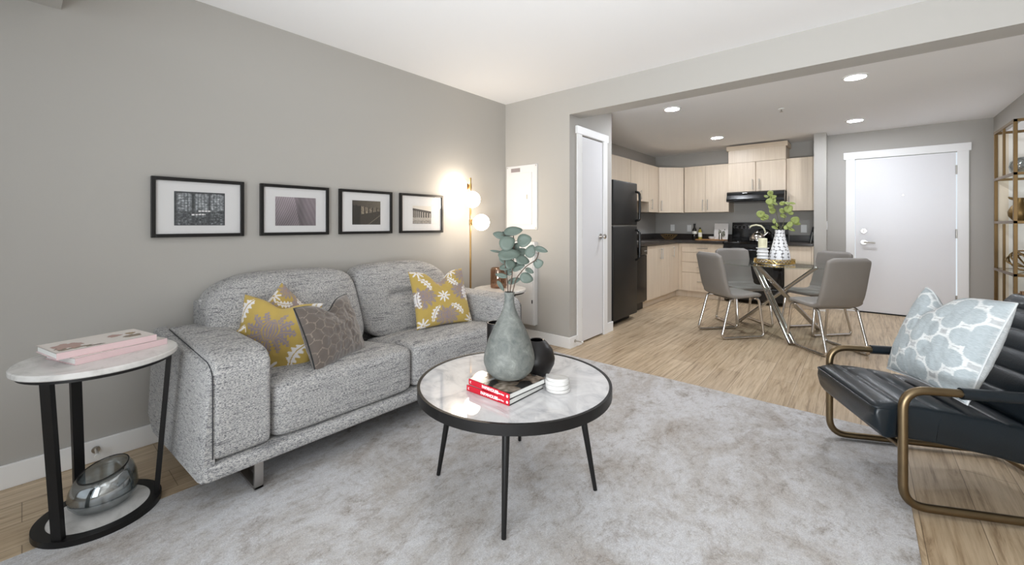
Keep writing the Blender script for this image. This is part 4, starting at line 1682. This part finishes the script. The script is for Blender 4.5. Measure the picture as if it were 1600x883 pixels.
# hood cabinet
YH = 7.15
u5 = thing('wall_cabinet', 'tall pale maple wall cabinet with crown above the range hood', 'cabinet', (-1.2, 7.35, 1.67), 0, 'pale maple kitchen cabinets')
B().box((-1.588, YH + 0.02, 1.672), (-0.832, YK, 2.32), 0.001).done('body', 'maple', u5, False, True)
B().box((-1.588, YH, 2.125), (-0.832, YH + 0.02, 2.32), 0.001).done('top_panel', 'maple', u5, False, True)
cab_door(u5, (-1.588, YH, 1.672), (-1.220, YH + 0.02, 2.122), None, handle_v(B(), -1.255, YH, 1.70, 1.86, (0, -1, 0)))
cab_door(u5, (-1.200, YH, 1.672), (-0.832, YH + 0.02, 2.122), None, handle_v(B(), -1.165, YH, 1.70, 1.86, (0, -1, 0)))
B().prism([(YK, 2.32), (YH - 0.005, 2.32), (YH - 0.035, 2.385), (YK, 2.385)], 0, -1.612, -0.808).done('crown', 'maple_h', u5, False, True)
# right single
u6 = thing('wall_cabinet', 'narrow pale maple wall cabinet right of the range hood', 'cabinet', (-0.66, 7.38, UZ0), 0, 'pale maple kitchen cabinets')
B().box((-0.828, YU + 0.02, UZ0), (-0.495, YK, UZ1), 0.001).done('body', 'maple', u6, False, True)
cab_door(u6, (-0.828, YU, UZ0), (-0.520, YU + 0.02, UZ1), None, handle_v(B(), -0.795, YU, 1.40, 1.575, (0, -1, 0)))
B().box((-0.517, YU + 0.002, UZ0), (-0.495, YU + 0.02, UZ1)).done('filler', 'maple', u6, False, True)

# range hood
rh = thing('range_hood', 'black under-cabinet range hood above the stove', 'range hood', (-1.21, 7.3, 1.51))
B().prism([(YK, 1.671), (7.06, 1.671), (7.03, 1.655), (7.03, 1.615), (7.00, 1.56), (7.00, 1.525), (7.03, 1.515), (YK, 1.515)], 0, -1.585, -0.835) \
    .done('canopy', 'appl', rh, False, True)
B().box((-1.37, 7.024, 1.625), (-1.0, 7.0305, 1.648), 0.002).done('control_strip', 'blackgloss', rh, False, True)
B().box((-1.565, 6.995, 1.532), (-0.855, 7.002, 1.552), 0.002).done('front_lip', 'blackgloss', rh, False, True)

# stove
SX0, SX1 = -1.606, -0.834
st = thing('stove', 'black electric range with back control panel', 'stove', (-1.22, 7.2, 0))
B().box((SX0, 6.93, 0.05), (SX1, 7.54, 0.885), 0.004).done('body', 'appl_tex', st, False, True)
B().box((SX0 - 0.002, 6.90, 0.886), (SX1 + 0.002, 7.50, 0.915), 0.006).done('cooktop', 'blackgloss', st, False, True)
B().box((SX0, 6.895, 0.25), (SX1, 6.929, 0.84), 0.008).done('oven_door', 'blackgloss', st, False, True)
B().box((SX0, 6.905, 0.06), (SX1, 6.929, 0.24), 0.008).done('storage_drawer', 'appl', st, False, True)
b = B().cyl((SX0 + 0.05, 6.865, 0.79), (SX1 - 0.05, 6.865, 0.79), 0.012, n=12)
for x in (SX0 + 0.07, SX1 - 0.07):
    b.cyl((x, 6.90, 0.79), (x, 6.865, 0.79), 0.009, n=10)
b.done('oven_handle', 'appl', st, True, True)
B().box((SX0 + 0.12, 6.8935, 0.38), (SX1 - 0.12, 6.8955, 0.68), 0.001).done('oven_window', 'appl', st, False, True)
bp = B().prism([(7.535, 0.90), (7.46, 0.90), (7.455, 1.02), (7.475, 1.20), (7.49, 1.205), (7.535, 1.19)], 0, SX0 + 0.005, SX1 - 0.005)
bp.done('control_panel', 'blackgloss', st, False, True)
for x in (-1.55, -1.49, -1.43, -1.02, -0.96, -0.90):
    B().cyl((x, 7.465, 1.13), (x, 7.440, 1.127), 0.020, 0.017, n=16).done('knob', 'appl', st, True, True)
b = B()
for x in (-1.55, -1.49, -1.43, -1.02, -0.96, -0.90):
    for k in range(7):
        a = -0.6 + k * (PI + 1.2) / 6
        b.box((x + 0.028 * math.cos(a) - 0.002, 7.4625, 1.13 + 0.028 * math.sin(a) - 0.002), (x + 0.028 * math.cos(a) + 0.002, 7.4655, 1.13 + 0.028 * math.sin(a) + 0.002))
for x in (-1.36, -1.345):
    for z in (1.105, 1.135, 1.15):
        b.box((x - 0.006, 7.462, z), (x + 0.006, 7.4665, z + 0.006))
b.done('dial_marks', 'white_ink', st, False, True)
B().box((-1.30, 7.461, 1.10), (-1.08, 7.466, 1.165), 0.001).done('display', 'appl', st, False, True)
for x, y, r in ((-1.42, 7.05, 0.10), (-1.02, 7.05, 0.085), (-1.42, 7.32, 0.085), (-1.02, 7.32, 0.10)):
    b = B()
    for k in range(1):
        rr = r
        b.tube([(x + rr * math.cos(2 * PI * j / 28), y + rr * math.sin(2 * PI * j / 28), 0.916) for j in range(28)], 0.002, 5, True)
    b.done('burner_ring', 'appl', st, False, True)

# kettle
kt = thing('kettle', 'polished steel kettle with tall cream handle on the stove', 'kettle', (-1.19, 7.16, 0.9185), 0.0)
B().lathe([(0.001, 0), (0.10, 0), (0.112, 0.012), (0.110, 0.04), (0.092, 0.085), (0.066, 0.118), (0.045, 0.13), (0.001, 0.132)], n=32).done('body', 'chrome', kt)
B().lathe([(0.001, 0.13), (0.044, 0.131), (0.040, 0.138), (0.012, 0.142), (0.010, 0.15), (0.014, 0.158), (0.001, 0.164)], n=24).done('lid', 'chrome', kt)
B().tube([(0.07, 0, 0.075), (0.11, 0, 0.11), (0.135, 0, 0.135)], [0.026, 0.020, 0.016], 14).done('spout', 'chrome', kt)
hb = [(-0.105, 0, 0.205), (-0.08, 0, 0.232), (-0.02, 0, 0.245), (0.04, 0, 0.232), (0.082, 0, 0.195), (0.098, 0, 0.15), (0.094, 0, 0.12)]
B().tube(hb, [0.010, 0.013, 0.014, 0.013, 0.012, 0.010, 0.008], 12).done('handle', 'candle', kt)

# counter objects
bw = thing('wire_bowl', 'dark gold wire fruit bowl in the counter corner', 'bowl', (-2.52, 7.17, ZT))
b = B()
for rr, zz in ((0.055, 0.004), (0.105, 0.045), (0.135, 0.085)):
    b.tube([(rr * math.cos(2 * PI * j / 30), rr * math.sin(2 * PI * j / 30), zz) for j in range(30)], 0.003, 6, True)
for k in range(18):
    a = 2 * PI * k / 18
    for s in (-0.5, 0.5):
        b.tube([(0.055 * math.cos(a), 0.055 * math.sin(a), 0.004), (0.102 * math.cos(a + s * 0.35), 0.102 * math.sin(a + s * 0.35), 0.043),
                (0.136 * math.cos(a + s * 0.8), 0.136 * math.sin(a + s * 0.8), 0.086)], 0.0022, 5)
b.done('lattice', 'cushion_knot', bw)
tr = tag(recenter(B().box((-2.10, 7.20, ZT), (-1.66, 7.44, ZT + 0.015), 0.004).done('serving_board', 'wood_tray', None, False)),
         'honey wood serving board under the cookbook left of the stove', 'board')


def bottle(label, loc, prof, m, lab=None, cap=None):
    t = thing('bottle', label, 'bottle', loc, 0, 'bottles on the kitchen counter')
    B().lathe(prof, n=24).done('glass', m, t)
    if lab:
        r, z0, z1 = lab
        b = B()
        ring_bar(b, r, r + 0.0006, z0, z1, 24)
        b.done('paper_label', 'label', t)
    if cap:
        B().cyl((0, 0, cap[0]), (0, 0, cap[1]), cap[2], n=14).done('cap', 'black', t)
    return t


zb = ZT + 0.0005
bottle('tall dark bottle with a white label by the wood board', (-2.125, 7.30, zb + 0.0), [(0.001, 0), (0.034, 0), (0.036, 0.01), (0.036, 0.15), (0.030, 0.18), (0.015, 0.205), (0.014, 0.25), (0.001, 0.25)],
       'bottle_dark', (0.0362, 0.10, 0.145), (0.245, 0.27, 0.017)).location.x = -2.14
bottle('shorter golden oil bottle with a pale label beside the dark bottle', (-2.06, 7.33, ZT + 0.0155), [(0.001, 0), (0.030, 0), (0.031, 0.01), (0.031, 0.12), (0.025, 0.14), (0.014, 0.155), (0.014, 0.17), (0.001, 0.17)],
       'bottle_oil', (0.0312, 0.035, 0.11), (0.168, 0.19, 0.016))
cb = thing('cookbook', 'white cookbook propped open against the backsplash left of the stove', 'book', (-1.76, 7.40, ZT + 0.0155))


def ck(u, v):
    n = mnoise.noise(Vector((u * 9, v * 9, 5)))
    if ((u - 0.42) / 0.12) ** 2 + ((v - 0.42) / 0.16) ** 2 < 1 or ((u - 0.68) / 0.14) ** 2 + ((v - 0.33) / 0.2) ** 2 < 1:
        g = 120 + 70 * n
        return (int(g), int(g), int(g * 0.9))
    if 0.32 < u < 0.38 and 0.58 < v < 0.64 or 0.72 < u < 0.79 and 0.56 < v < 0.64:
        return (40, 38, 36)
    return (222, 218, 214)


mcb = Matrix.Translation((-1.76, 7.40, ZT + 0.0155)) @ Matrix.Rotation(-0.22, 4, 'X')
b = B().box((-0.105, 0, 0), (0.105, 0.012, 0.265), 0.001, mtx=Matrix.Rotation(-0.22, 4, 'X'))
b.done('pages', 'paper', cb, False)
b = B(True)
b.grid(lambda a, q: tuple(Matrix.Rotation(-0.22, 4, 'X') @ Vector((-0.104 + 0.208 * a, -0.001, 0.002 + 0.262 * q))), 50, 60, ck)
b.done('cover', 'cover', cb, False)
b = B().lathe([(0.001, 0), (0.03, 0), (0.048, 0.025), (0.05, 0.045), (0.046, 0.045), (0.028, 0.006), (0.001, 0.004)], n=28)
o = b.done('small_bowl', 'white_ceramic')
o.location = (-1.865, 7.28, ZT + 0.0155)
tag(o, 'small white bowl in front of the propped cookbook', 'bowl')
b = B().lathe([(0.001, 0), (0.024, 0), (0.026, 0.06), (0.020, 0.075), (0.022, 0.085), (0.012, 0.1), (0.001, 0.102)], n=20)
o = b.done('spice_jar', 'satin')
o.location = (-1.735, 7.275, ZT + 0.0155)
tag(o, 'small grey spice jar in front of the propped cookbook', 'jar')
tb = thing('picture_frame', 'dark frame leaning on the partition at the counter end', 'frame', (-0.565, 7.30, ZT + 0.003))
b = B().box((-0.006, -0.085, 0), (0.006, 0.085, 0.225), 0.002, mtx=Matrix.Rotation(0.20, 4, 'Y'))
b.done('frame', 'black', tb, False)
B().box((0.016, -0.075, 0.0), (0.022, 0.075, 0.15), 0.001, mtx=Matrix.Rotation(0.16, 4, 'Y')).done('stand', 'paper', tb, False)

# ------------------------------------------------------------------ dining set
TX, TY = -0.715, 5.33
dt = thing('dining_table', 'round glass dining table on crossed chrome legs', 'table', (TX, TY, 0))
B().lathe([(0.001, 0.735), (0.533, 0.735), (0.536, 0.738), (0.536, 0.744), (0.533, 0.747), (0.001, 0.747)], n=72).done('glass_top', 'clear', dt)
for (fx, fy), (tx, ty) in (((0.21, -0.53), (-0.26, 0.30)), ((-0.40, 0.23), (0.36, 0.02)), ((0.36, 0.34), (-0.16, -0.12))):
    p0, p1 = Vector((fx, fy, 0.012)), Vector((tx, ty, 0.722))
    ax = (p1 - p0).normalized()
    sd = ax.cross(Vector((0, 0, 1))).normalized()
    b = B()
    for s in (-1, 1):
        b.cyl(tuple(p0 + sd * s * 0.019), tuple(p1 + sd * s * 0.019), 0.0165, n=16)
    b.done('leg', 'chrome', dt)
    b = B().cyl((tx, ty, 0.716), (tx, ty, 0.7345), 0.03, n=20)
    b.done('top_pad', 'chrome', dt)


def make_chair(label, loc, rz):
    t = thing('dining_chair', label, 'chair', loc, rz, 'grey dining chairs round the glass table')
    # local: +y is the back, seat faces -y
    cen = [(-0.235, 0.432), (-0.15, 0.440), (-0.05, 0.432), (0.05, 0.425), (0.115, 0.428), (0.160, 0.452), (0.190, 0.505), (0.215, 0.60), (0.240, 0.72), (0.262, 0.82), (0.272, 0.872)]
    cp_ = fillet([(0, y, z) for y, z in cen], 0.03, 3)
    ln = [0]
    for i in range(1, len(cp_)):
        ln.append(ln[-1] + (cp_[i] - cp_[i - 1]).length)
    tot = ln[-1]
    rings = []
    th = 0.024
    n = 22
    for i, p in enumerate(cp_):
        d = (cp_[min(i + 1, len(cp_) - 1)] - cp_[max(i - 1, 0)]).normalized()
        nv = Vector((0, -d.z, d.y))
        s = ln[i]
        w = 0.215 if s < 0.42 else 0.215 - 0.010 * (s - 0.42) / (tot - 0.42)
        e = min(s, tot - s)
        rcorner = 0.05
        if e < rcorner:
            w -= rcorner - math.sqrt(max(0, rcorner ** 2 - (rcorner - e) ** 2))
        tt = th * (0.55 + 0.45 * min(1, e / 0.03))
        ring = []
        for k in range(n):
            a = 2 * PI * k / n
            ca, sa = math.cos(a), math.sin(a)
            x = w * math.copysign(abs(ca) ** 0.22, ca)
            h = tt * math.copysign(abs(sa) ** 0.6, sa)
            curve = 0.016 * (x / 0.215) ** 2 * (1 if s > 0.42 else 0.3)
            ring.append(p + Vector((x, 0, 0)) + nv * (h + curve))
        rings.append(ring)
    b = B().ring_loft(rings)
    b.done('seat_shell', 'grey_leather', t, angle=70)
    for s in (-1, 1):
        x = 0.185 * s
        pts = fillet([(x, 0.10, 0.405), (x * 1.02, 0.14, 0.395), (x * 1.08, 0.245, 0.013), (x * 1.08, -0.235, 0.013), (x * 1.02, -0.185, 0.395), (x, -0.14, 0.412)], 0.045, 6)
        B().tube(pts, 0.0125, 12).done('sled_leg', 'chrome', t)
    b = B().box((-0.19, 0.095, 0.398), (0.19, 0.115, 0.408), 0.003).box((-0.19, -0.150, 0.402), (0.19, -0.130, 0.412), 0.003)
    b.done('cross_bar', 'chrome', t)
    return t


def face(dx, dy):
    # local -y must point along (dx,dy)
    return math.atan2(dx, -dy)


chair = make_chair('grey leather dining chair nearest the fridge, back to the camera side', (-1.07, 4.90, 0), face(0.66, 0.75))
dup(chair, (-0.255, 4.865, 0), face(-0.70, 0.72), 'grey leather dining chair with its back turned, nearest the armchair')
dup(chair, (-1.067, 5.53, 0), face(0.66, -0.75), 'grey leather dining chair facing us in front of the drawers')
dup(chair, (-0.385, 5.60, 0), face(-0.65, -0.76), 'grey leather dining chair mostly hidden on the entry-door side of the table')

# tray, vase, candle
zt = 0.7475
ty = thing('tray', 'round gilded openwork tray in the middle of the dining table', 'tray', (-0.715, 5.24, zt))
B().lathe([(0.001, 0), (0.185, 0), (0.185, 0.006), (0.001, 0.006)], n=48).done('mirror_base', 'chrome', ty)
b = B()
for zz in (0.010, 0.050):
    b.tube([(0.187 * math.cos(2 * PI * j / 48), 0.187 * math.sin(2 * PI * j / 48), zz) for j in range(48)], 0.0045, 6, True)
for k in range(36):
    a = 2 * PI * k / 36
    da = PI / 36
    for s in (-1, 1):
        b.tube([(0.187 * math.cos(a + s * da * 1.3), 0.187 * math.sin(a + s * da * 1.3), 0.010), (0.187 * math.cos(a - s * da * 1.3), 0.187 * math.sin(a - s * da * 1.3), 0.050)], 0.0042, 5)
b.done('openwork_rim', 'gold', ty)


def scale_vase(u, v):
    # u round, v up: irregular white cells with thin dark outlines
    rows = 10
    r = v * rows
    ri = math.floor(r)
    cols = 9
    k = u * cols + (0.5 if ri % 2 else 0) + 0.25 * math.sin(ri * 2.3)
    fx = abs(k - math.floor(k) - 0.5) * 2
    fy = abs(r - ri - 0.5) * 2
    d = (fx ** 3 + fy ** 3) ** (1 / 3)
    return (84, 82, 82) if d > 0.95 else (236, 236, 238)


sv = B(True)
pr_ = [(0.085, 0.0), (0.098, 0.015), (0.100, 0.05), (0.092, 0.11), (0.078, 0.17), (0.062, 0.23), (0.050, 0.29), (0.044, 0.335), (0.046, 0.36), (0.044, 0.36)]


def prof_at(q):
    f = q * (len(pr_) - 1)
    i = min(int(f), len(pr_) - 2)
    k = f - i
    return (pr_[i][0] * (1 - k) + pr_[i + 1][0] * k, pr_[i][1] * (1 - k) + pr_[i + 1][1] * k)


def svp(a, q):
    r, z = prof_at(q)
    return (r * math.cos(2 * PI * a), r * math.sin(2 * PI * a), z)


sv.grid(svp, 132, 120, lambda a, q: scale_vase(a, prof_at(q)[1] / 0.36))
bmesh.ops.remove_doubles(sv.bm, verts=sv.bm.verts, dist=1e-5)
scv = thing('patterned_vase', 'white vase outlined in dark cells on the dining table tray', 'vase', (-0.665, 5.245, zt + 0.0065))
sv.done('vase_body', attr_mat('glazed_scale_pattern', 0.25), scv, angle=60)
B().lathe([(0.001, 0.0), (0.084, 0.0), (0.084, 0.003), (0.001, 0.003)], n=32).done('foot', 'white_ceramic', scv)

ch = thing('candle_holder', 'white ribbed ceramic candle holder on the dining table tray', 'candle holder', (-0.815, 5.190, zt + 0.0065))
prf = [(0.001, 0), (0.050, 0)]
for k in range(4):
    z = 0.005 + k * 0.035
    prf += [(0.052, z), (0.058, z + 0.012), (0.052, z + 0.028), (0.046, z + 0.033)]
prf += [(0.046, 0.15), (0.062, 0.158), (0.064, 0.166), (0.001, 0.166)]
B().lathe(prf, n=36).done('holder', 'white_ceramic', ch)
cd = B().lathe([(0.001, 0), (0.042, 0), (0.043, 0.003), (0.043, 0.097), (0.040, 0.1), (0.001, 0.098)], n=32)
cdt = thing('pillar_candle', 'ivory pillar candle on the ribbed white holder', 'candle', (-0.815, 5.190, zt + 0.0065 + 0.1665))
cd.done('wax', 'candle', cdt)
B().cyl((0, 0, 0.096), (0, 0, 0.112), 0.0015, n=6).done('wick', 'black', cdt)

# green branches in the patterned vase
GV = Vector((-0.665, 5.245, zt + 0.36))
gm = 1.0 / 6.79 / 144.0     # picture of the bunch measured at 1/978 m


def green_branch(label, stem, leaves, root_off=(0, 0)):
    pts = [GV + RC * (x * 0.01) + Vector((0, 0, 1)) * (z * 0.01) + DC * d for x, z, d in stem]
    root = thing('leafy_branch', label, 'plant', tuple(pts[0]), 0, 'green branches in the patterned vase')
    sb = B().tube(fillet([tuple(p) for p in pts], 0.03, 4), 0.0028, 7)
    lb = B()
    for (x, z, d, L, w_, rot, tl) in leaves:
        c = GV + RC * (x * 0.01) + Vector((0, 0, 1)) * (z * 0.01) + DC * d
        ax = RC * math.cos(rot) + Vector((0, 0, 1)) * math.sin(rot)
        leaf_mesh(lb, c, -DC + Vector((0, 0, 1)) * tl + RC * rnd.uniform(-.4, .4), ax, L * 0.01, w_ * 0.01, rnd.uniform(.02, .15))
        near = min(pts_dense(pts), key=lambda q: (q - c).length)
        sb.tube([tuple(near), tuple(c)], 0.0013, 5)
    sb.done('stem', 'stem_green', root, world=True)
    lo = lb.done('leaves', 'leaf_green', root, world=True, angle=180)
    solid_leaves(lo, 0.001)
    return root


green_branch('tallest green leafy branch reaching toward the range hood',
             [(0.5, -8, 0), (0.5, 0, 0), (-2, 12, 0), (-4, 24, .01), (-8, 34, .01), (-9.5, 41, .01)],
             [(-9.5, 40, .01, 4.2, 3.0, .6, .3), (-14.5, 36.5, 0, 3.4, 1.6, .2, .5), (-6.0, 36, .02, 3.8, 2.2, .3, .4), (-11.5, 31, -.01, 3.8, 3.6, 1.0, .2),
              (-5.5, 32, .02, 3.2, 2.4, .9, .3), (-9.5, 25.5, 0, 3.6, 3.0, .3, .3), (-4.5, 29, .01, 3.4, 2.0, -.3, .5), (-8, 21, 0, 3.8, 3.4, .2, .1)])
green_branch('bushy green branch on the right of the patterned vase',
             [(1, -8, 0), (1.5, 0, 0), (4, 10, -.01), (6, 20, -.01), (9, 28, -.02)],
             [(2, 29, -.01, 3.6, 2.2, .5, .4), (7, 29, -.02, 4.0, 1.8, .1, .6), (12, 29, -.02, 3.4, 1.6, -.1, .6), (8, 23, -.02, 4.4, 4.0, .7, .2), (2.5, 21, 0, 3.4, 3.0, .3, .3),
              (10.5, 18.5, -.02, 3.8, 2.4, .2, .5), (3.5, 15.5, 0, 3.2, 2.4, -.4, .4)])
green_branch('low green sprig leaning right over the patterned vase rim',
             [(1, -8, 0), (3, 0, -.01), (8, 5, -.03), (14, 9, -.03)],
             [(14.5, 11, -.03, 4.0, 4.2, .8, .2), (16, 7.5, -.03, 3.4, 2.2, -.3, .5), (9, 6.5, -.03, 3.6, 2.8, .9, .3), (5.5, 3.5, -.02, 3.2, 2.2, 1.0, .5), (10.5, 1.0, -.03, 3.4, 2.0, -.6, .6)])
green_branch('low green sprig leaning left toward the kettle',
             [(0.5, -8, 0), (-1.5, 0, 0), (-7, 9, 0), (-16, 15, .01), (-20, 18, .01)],
             [(-20, 17.5, .01, 3.9, 3.9, .4, .1), (-14.5, 14.5, .01, 3.6, 3.2, .3, .3), (-18, 12, .0, 3.2, 1.8, .1, .6), (-6, 10, 0, 3.0, 1.8, 1.4, .4), (-5.5, 3, 0, 3.2, 1.8, -.5, .4), (-3, 6, 0, 2.6, 1.7, 1.3, .4)])

# ------------------------------------------------------------------ armchair
AO = Vector((0.0, 2.585, 0.0))
ARZ = math.radians(-64.1)
ac = thing('armchair', 'dark teal leather lounge chair on a bronze tube frame at the right', 'armchair', tuple(AO), ARZ)
r_t = 0.0165
for s, nm in ((1, 'near'), (-1, 'far')):
    x = 0.30 * s
    pts = fillet([(x, 0.70, 0.5), (x, 0.0, 0.50), (x, 0.0, r_t + 0.011), (x, 0.72, r_t + 0.011)], 0.085, 8)
    # arm runs back from the front post, floor rail runs back to the rear bar
    B().tube([tuple(p) for p in pts], r_t, 14).done('side_tube', 'bronze', ac)
    b = B().tube([(x, 0.19, 0.5), (x, 0.64, 0.5)], 0.0225, 14)
    b.done('arm_wrap', 'leather', ac)
B().tube(fillet([(0.30, 0.60, 0.030), (0.30, 0.72, 0.030), (-0.30, 0.72, 0.030), (-0.30, 0.60, 0.030)], 0.085, 8), r_t, 14).done('rear_floor_bar', 'bronze', ac)
B().tube([(0.30, 0.0, 0.262), (-0.30, 0.0, 0.262)], 0.012, 12).done('seat_bar', 'bronze', ac)
for s in (1, -1):
    B().tube(fillet([(0.30 * s, 0.66, 0.50), (0.30 * s, 0.72, 0.50), (0.24 * s, 0.74, 0.50)], 0.03), r_t, 12).done('arm_return', 'bronze', ac)


def chan(s, n, amp):
    return amp * (abs(math.sin(PI * s * n)) ** 0.45 - 1)


def slab(b, path, thick, hw, nch, amp, front_round=True):
    """padded channelled slab swept along a y-z path; path is the top surface line"""
    P = [Vector((0, y, z)) for y, z in path]
    L = [0]
    for i in range(1, len(P)):
        L.append(L[-1] + (P[i] - P[i - 1]).length)
    tot = L[-1]
    N = 84
    xs = [-1, -0.985, -0.95, -0.8, -0.5, -0.2, 0.2, 0.5, 0.8, 0.95, 0.985, 1]
    top, bot = [], []
    for k in range(N + 1):
        s = tot * k / N
        i = 0
        while i < len(L) - 2 and L[i + 1] < s:
            i += 1
        t = (s - L[i]) / (L[i + 1] - L[i])
        p = P[i].lerp(P[i + 1], t)
        d = (P[i + 1] - P[i]).normalized()
        nv = Vector((0, -d.z, d.y))
        e = min(s, tot - s)
        rr = thick * 0.24
        dn = 0.0 if e > rr else rr - math.sqrt(max(0, rr * rr - (rr - e) ** 2))
        rowt, rowb = [], []
        for x in xs:
            ex = (1 - abs(x)) * hw
            rx = 0.022
            dx = 0.0 if ex > rx else rx - math.sqrt(max(0, rx * rx - (rx - ex) ** 2))
            a = chan(k / N, nch, amp) * min(1, ex / 0.05) if ex > 0 else 0
            rowt.append(p + Vector((x * hw, 0, 0)) + nv * (a - dn - dx))
            rowb.append(p + Vector((x * hw, 0, 0)) - nv * (thick - dn - dx * 0.6))
        top.append(rowt)
        bot.append(rowb)
    rings = []
    for k in range(N + 1):
        rings.append(top[k] + list(reversed(bot[k])))
    b.ring_loft(rings)
    return b


B1 = slab(B(), [(-0.085, 0.405), (0.0, 0.425), (0.15, 0.415), (0.35, 0.385), (0.52, 0.350), (0.60, 0.335)], 0.145, 0.262, 6, 0.014)
B1.done('seat_cushion', 'leather', ac, angle=60)
B2 = slab(B(), [(0.475, 0.36), (0.52, 0.44), (0.60, 0.58), (0.67, 0.71), (0.72, 0.80), (0.765, 0.845)], 0.12, 0.262, 6, 0.007)
B2.done('backrest', 'leather', ac, angle=60)
B().tube(fillet([(-0.258, 0.05, 0.402), (-0.258, -0.080, 0.398), (0.258, -0.080, 0.398), (0.258, 0.05, 0.402)], 0.03), 0.004, 8).done('piping', 'leather', ac)
# blue pillow
AX = Vector((math.cos(ARZ), math.sin(ARZ), 0))
AYv = Vector((-math.sin(ARZ), math.cos(ARZ), 0))
pc = AO + AYv * 0.345 + AX * (-0.03) + Vector((0, 0, 0.635))
pillow('throw_pillow', 'pale blue trellis pillow with white lattice leaning in the leather armchair', 'pillow',
       0.44, 0.46, 0.20, tuple(pc), tuple(AX + AYv * 0.10), tuple(Vector((0, 0, 1)) + AYv * 0.42), 'blue_weave', trellis,
       0.07, 0.05, 120, back_col=(206, 210, 212), piping='blue_plain', wrinkle=0.008, chop_u=-0.35)
# tufted pouf behind the chair
b = cushion((0.72, 2.98, 0.0), (1.14, 3.42, 0.30), (0.02, 0.02, 0.03), 12, 4.0)
tag(recenter(b.done('pouf', 'grey_tuft')), 'grey woven pouf glimpsed under the leather armchair', 'pouf')

# ------------------------------------------------------------------ etagere
BXF, BXB, BY0, BY1 = 0.90, 1.155, 4.93, 5.555
bk = thing('bookcase', 'tall open bookcase with thin brass posts by the right wall', 'shelf', (1.03, 5.24, 0))
pw = 0.022
for x in (BXF, BXB - pw):
    for y in (BY0, BY1 - pw):
        B().box((x, y, 0), (x + pw, y + pw, 1.985), 0.002).done('post', 'dark_brass', bk, False, True)
for z0, z1 in ((1.575, 1.985), (0.79, 1.195), (0.40, 0.79)):
    B().box((BXF, 5.245, z0), (BXF + 0.016, 5.261, z1 - 0.02), 0.001).done('divider_post', 'dark_brass', bk, False, True)
for z in (0.40, 0.79, 1.20, 1.575, 1.985):
    b = B().box((BXF, BY0, z - 0.022), (BXF + 0.014, BY1, z), 0.001).box((BXB - 0.014, BY0, z - 0.022), (BXB, BY1, z), 0.001)
    b.box((BXF, BY0, z - 0.022), (BXB, BY0 + 0.014, z), 0.001).box((BXF, BY1 - 0.014, z - 0.022), (BXB, BY1, z), 0.001)
    b.done('shelf_rail', 'dark_brass', bk, False, True)
    if z < 1.9:
        B().box((BXF + 0.014, BY0 + 0.014, z - 0.012), (BXB - 0.014, BY1 - 0.014, z - 0.002)).done('glass_shelf', 'clear', bk, False, True)
B().box((BXF + pw, BY1 - 0.012, 0.06), (0.985, BY1 - 0.006, 1.96)).done('end_panel', 'cream_panel', bk, False, True)
B().box((0.985, BY1 - 0.012, 0.06), (BXB - pw, BY1 - 0.006, 1.96)).done('end_panel', 'ivory_panel', bk, False, True)
ZS = (0.40, 0.79, 1.20, 1.575)
b = B().lathe([(0.001, 0), (0.05, 0), (0.085, 0.03), (0.095, 0.07), (0.085, 0.11), (0.05, 0.14), (0.03, 0.145), (0.028, 0.143), (0.05, 0.135), (0.08, 0.105), (0.088, 0.07), (0.05, 0.008), (0.001, 0.006)], n=32)
o = b.done('glass_orb', 'smoke', angle=180)
o.location = (1.025, 5.24, ZS[3])
tag(o, 'smoky glass orb vase on the top bookcase shelf', 'vase')
jg = thing('jug', 'bronze bird-beaked jug on the second bookcase shelf', 'jug', (1.00, 5.30, ZS[2]))
B().lathe([(0.001, 0), (0.035, 0), (0.062, 0.04), (0.066, 0.075), (0.05, 0.115), (0.028, 0.14), (0.022, 0.165), (0.028, 0.19), (0.024, 0.19), (0.016, 0.165), (0.001, 0.15)], n=28).done('body', 'cushion_knot', jg)
B().tube([(-0.015, 0, 0.178), (-0.05, 0.005, 0.19), (-0.06, 0.005, 0.20)], [0.016, 0.01, 0.004], 10).done('spout', 'cushion_knot', jg)
cup = B().lathe([(0.001, 0), (0.04, 0)] + [(0.042 + 0.003 * (k % 2), 0.01 + k * 0.011) for k in range(12)] + [(0.038, 0.142), (0.036, 0.01), (0.001, 0.008)], n=28)
o = cup.done('ribbed_cup', 'white_ceramic')
o.location = (1.04, 5.14, ZS[2])
tag(o, 'white ribbed cup beside the bronze jug on the bookcase', 'cup')
kn_ = B()
for k in range(4):
    m = Matrix.Rotation(k * 0.8, 4, 'Z') @ Matrix.Rotation(0.55 + 0.25 * k, 4, 'X')
    kn_.tube([tuple(m @ Vector((0.10 * math.cos(2 * PI * j / 32), 0.085 * math.sin(2 * PI * j / 32), 0))) for j in range(32)], 0.006, 8, True)
o = kn_.done('knot_sculpture', 'cushion_knot')
o.location = (1.01, 5.20, ZS[1])
recenter(o)
o.location.z = ZS[1]
tag(o, 'antique gold wire knot sculpture on the third bookcase shelf', 'sculpture')
labs = ['tan cloth book, first from the front on the low bookcase shelf', 'tan cloth book, middle of three on the low bookcase shelf',
        'tan cloth book, furthest back of three on the low bookcase shelf']
for i in range(3):
    t = thing('book', labs[i], 'book', (1.03, 5.0 + i * 0.045, ZS[0]), 0, 'tan books on the low bookcase shelf')
    hh = 0.25 - 0.02 * i
    B().box((-0.075, 0.004, 0.003), (0.073, 0.030, hh - 0.003)).done('pages', 'paper', t, False)
    B().box((-0.08, 0.0, 0.0), (0.075, 0.004, hh)).box((-0.08, 0.030, 0.0), (0.075, 0.034, hh)).box((-0.08, 0.0, 0.0), (-0.076, 0.034, hh)) \
        .done('cover', 'tan_paper', t, False)
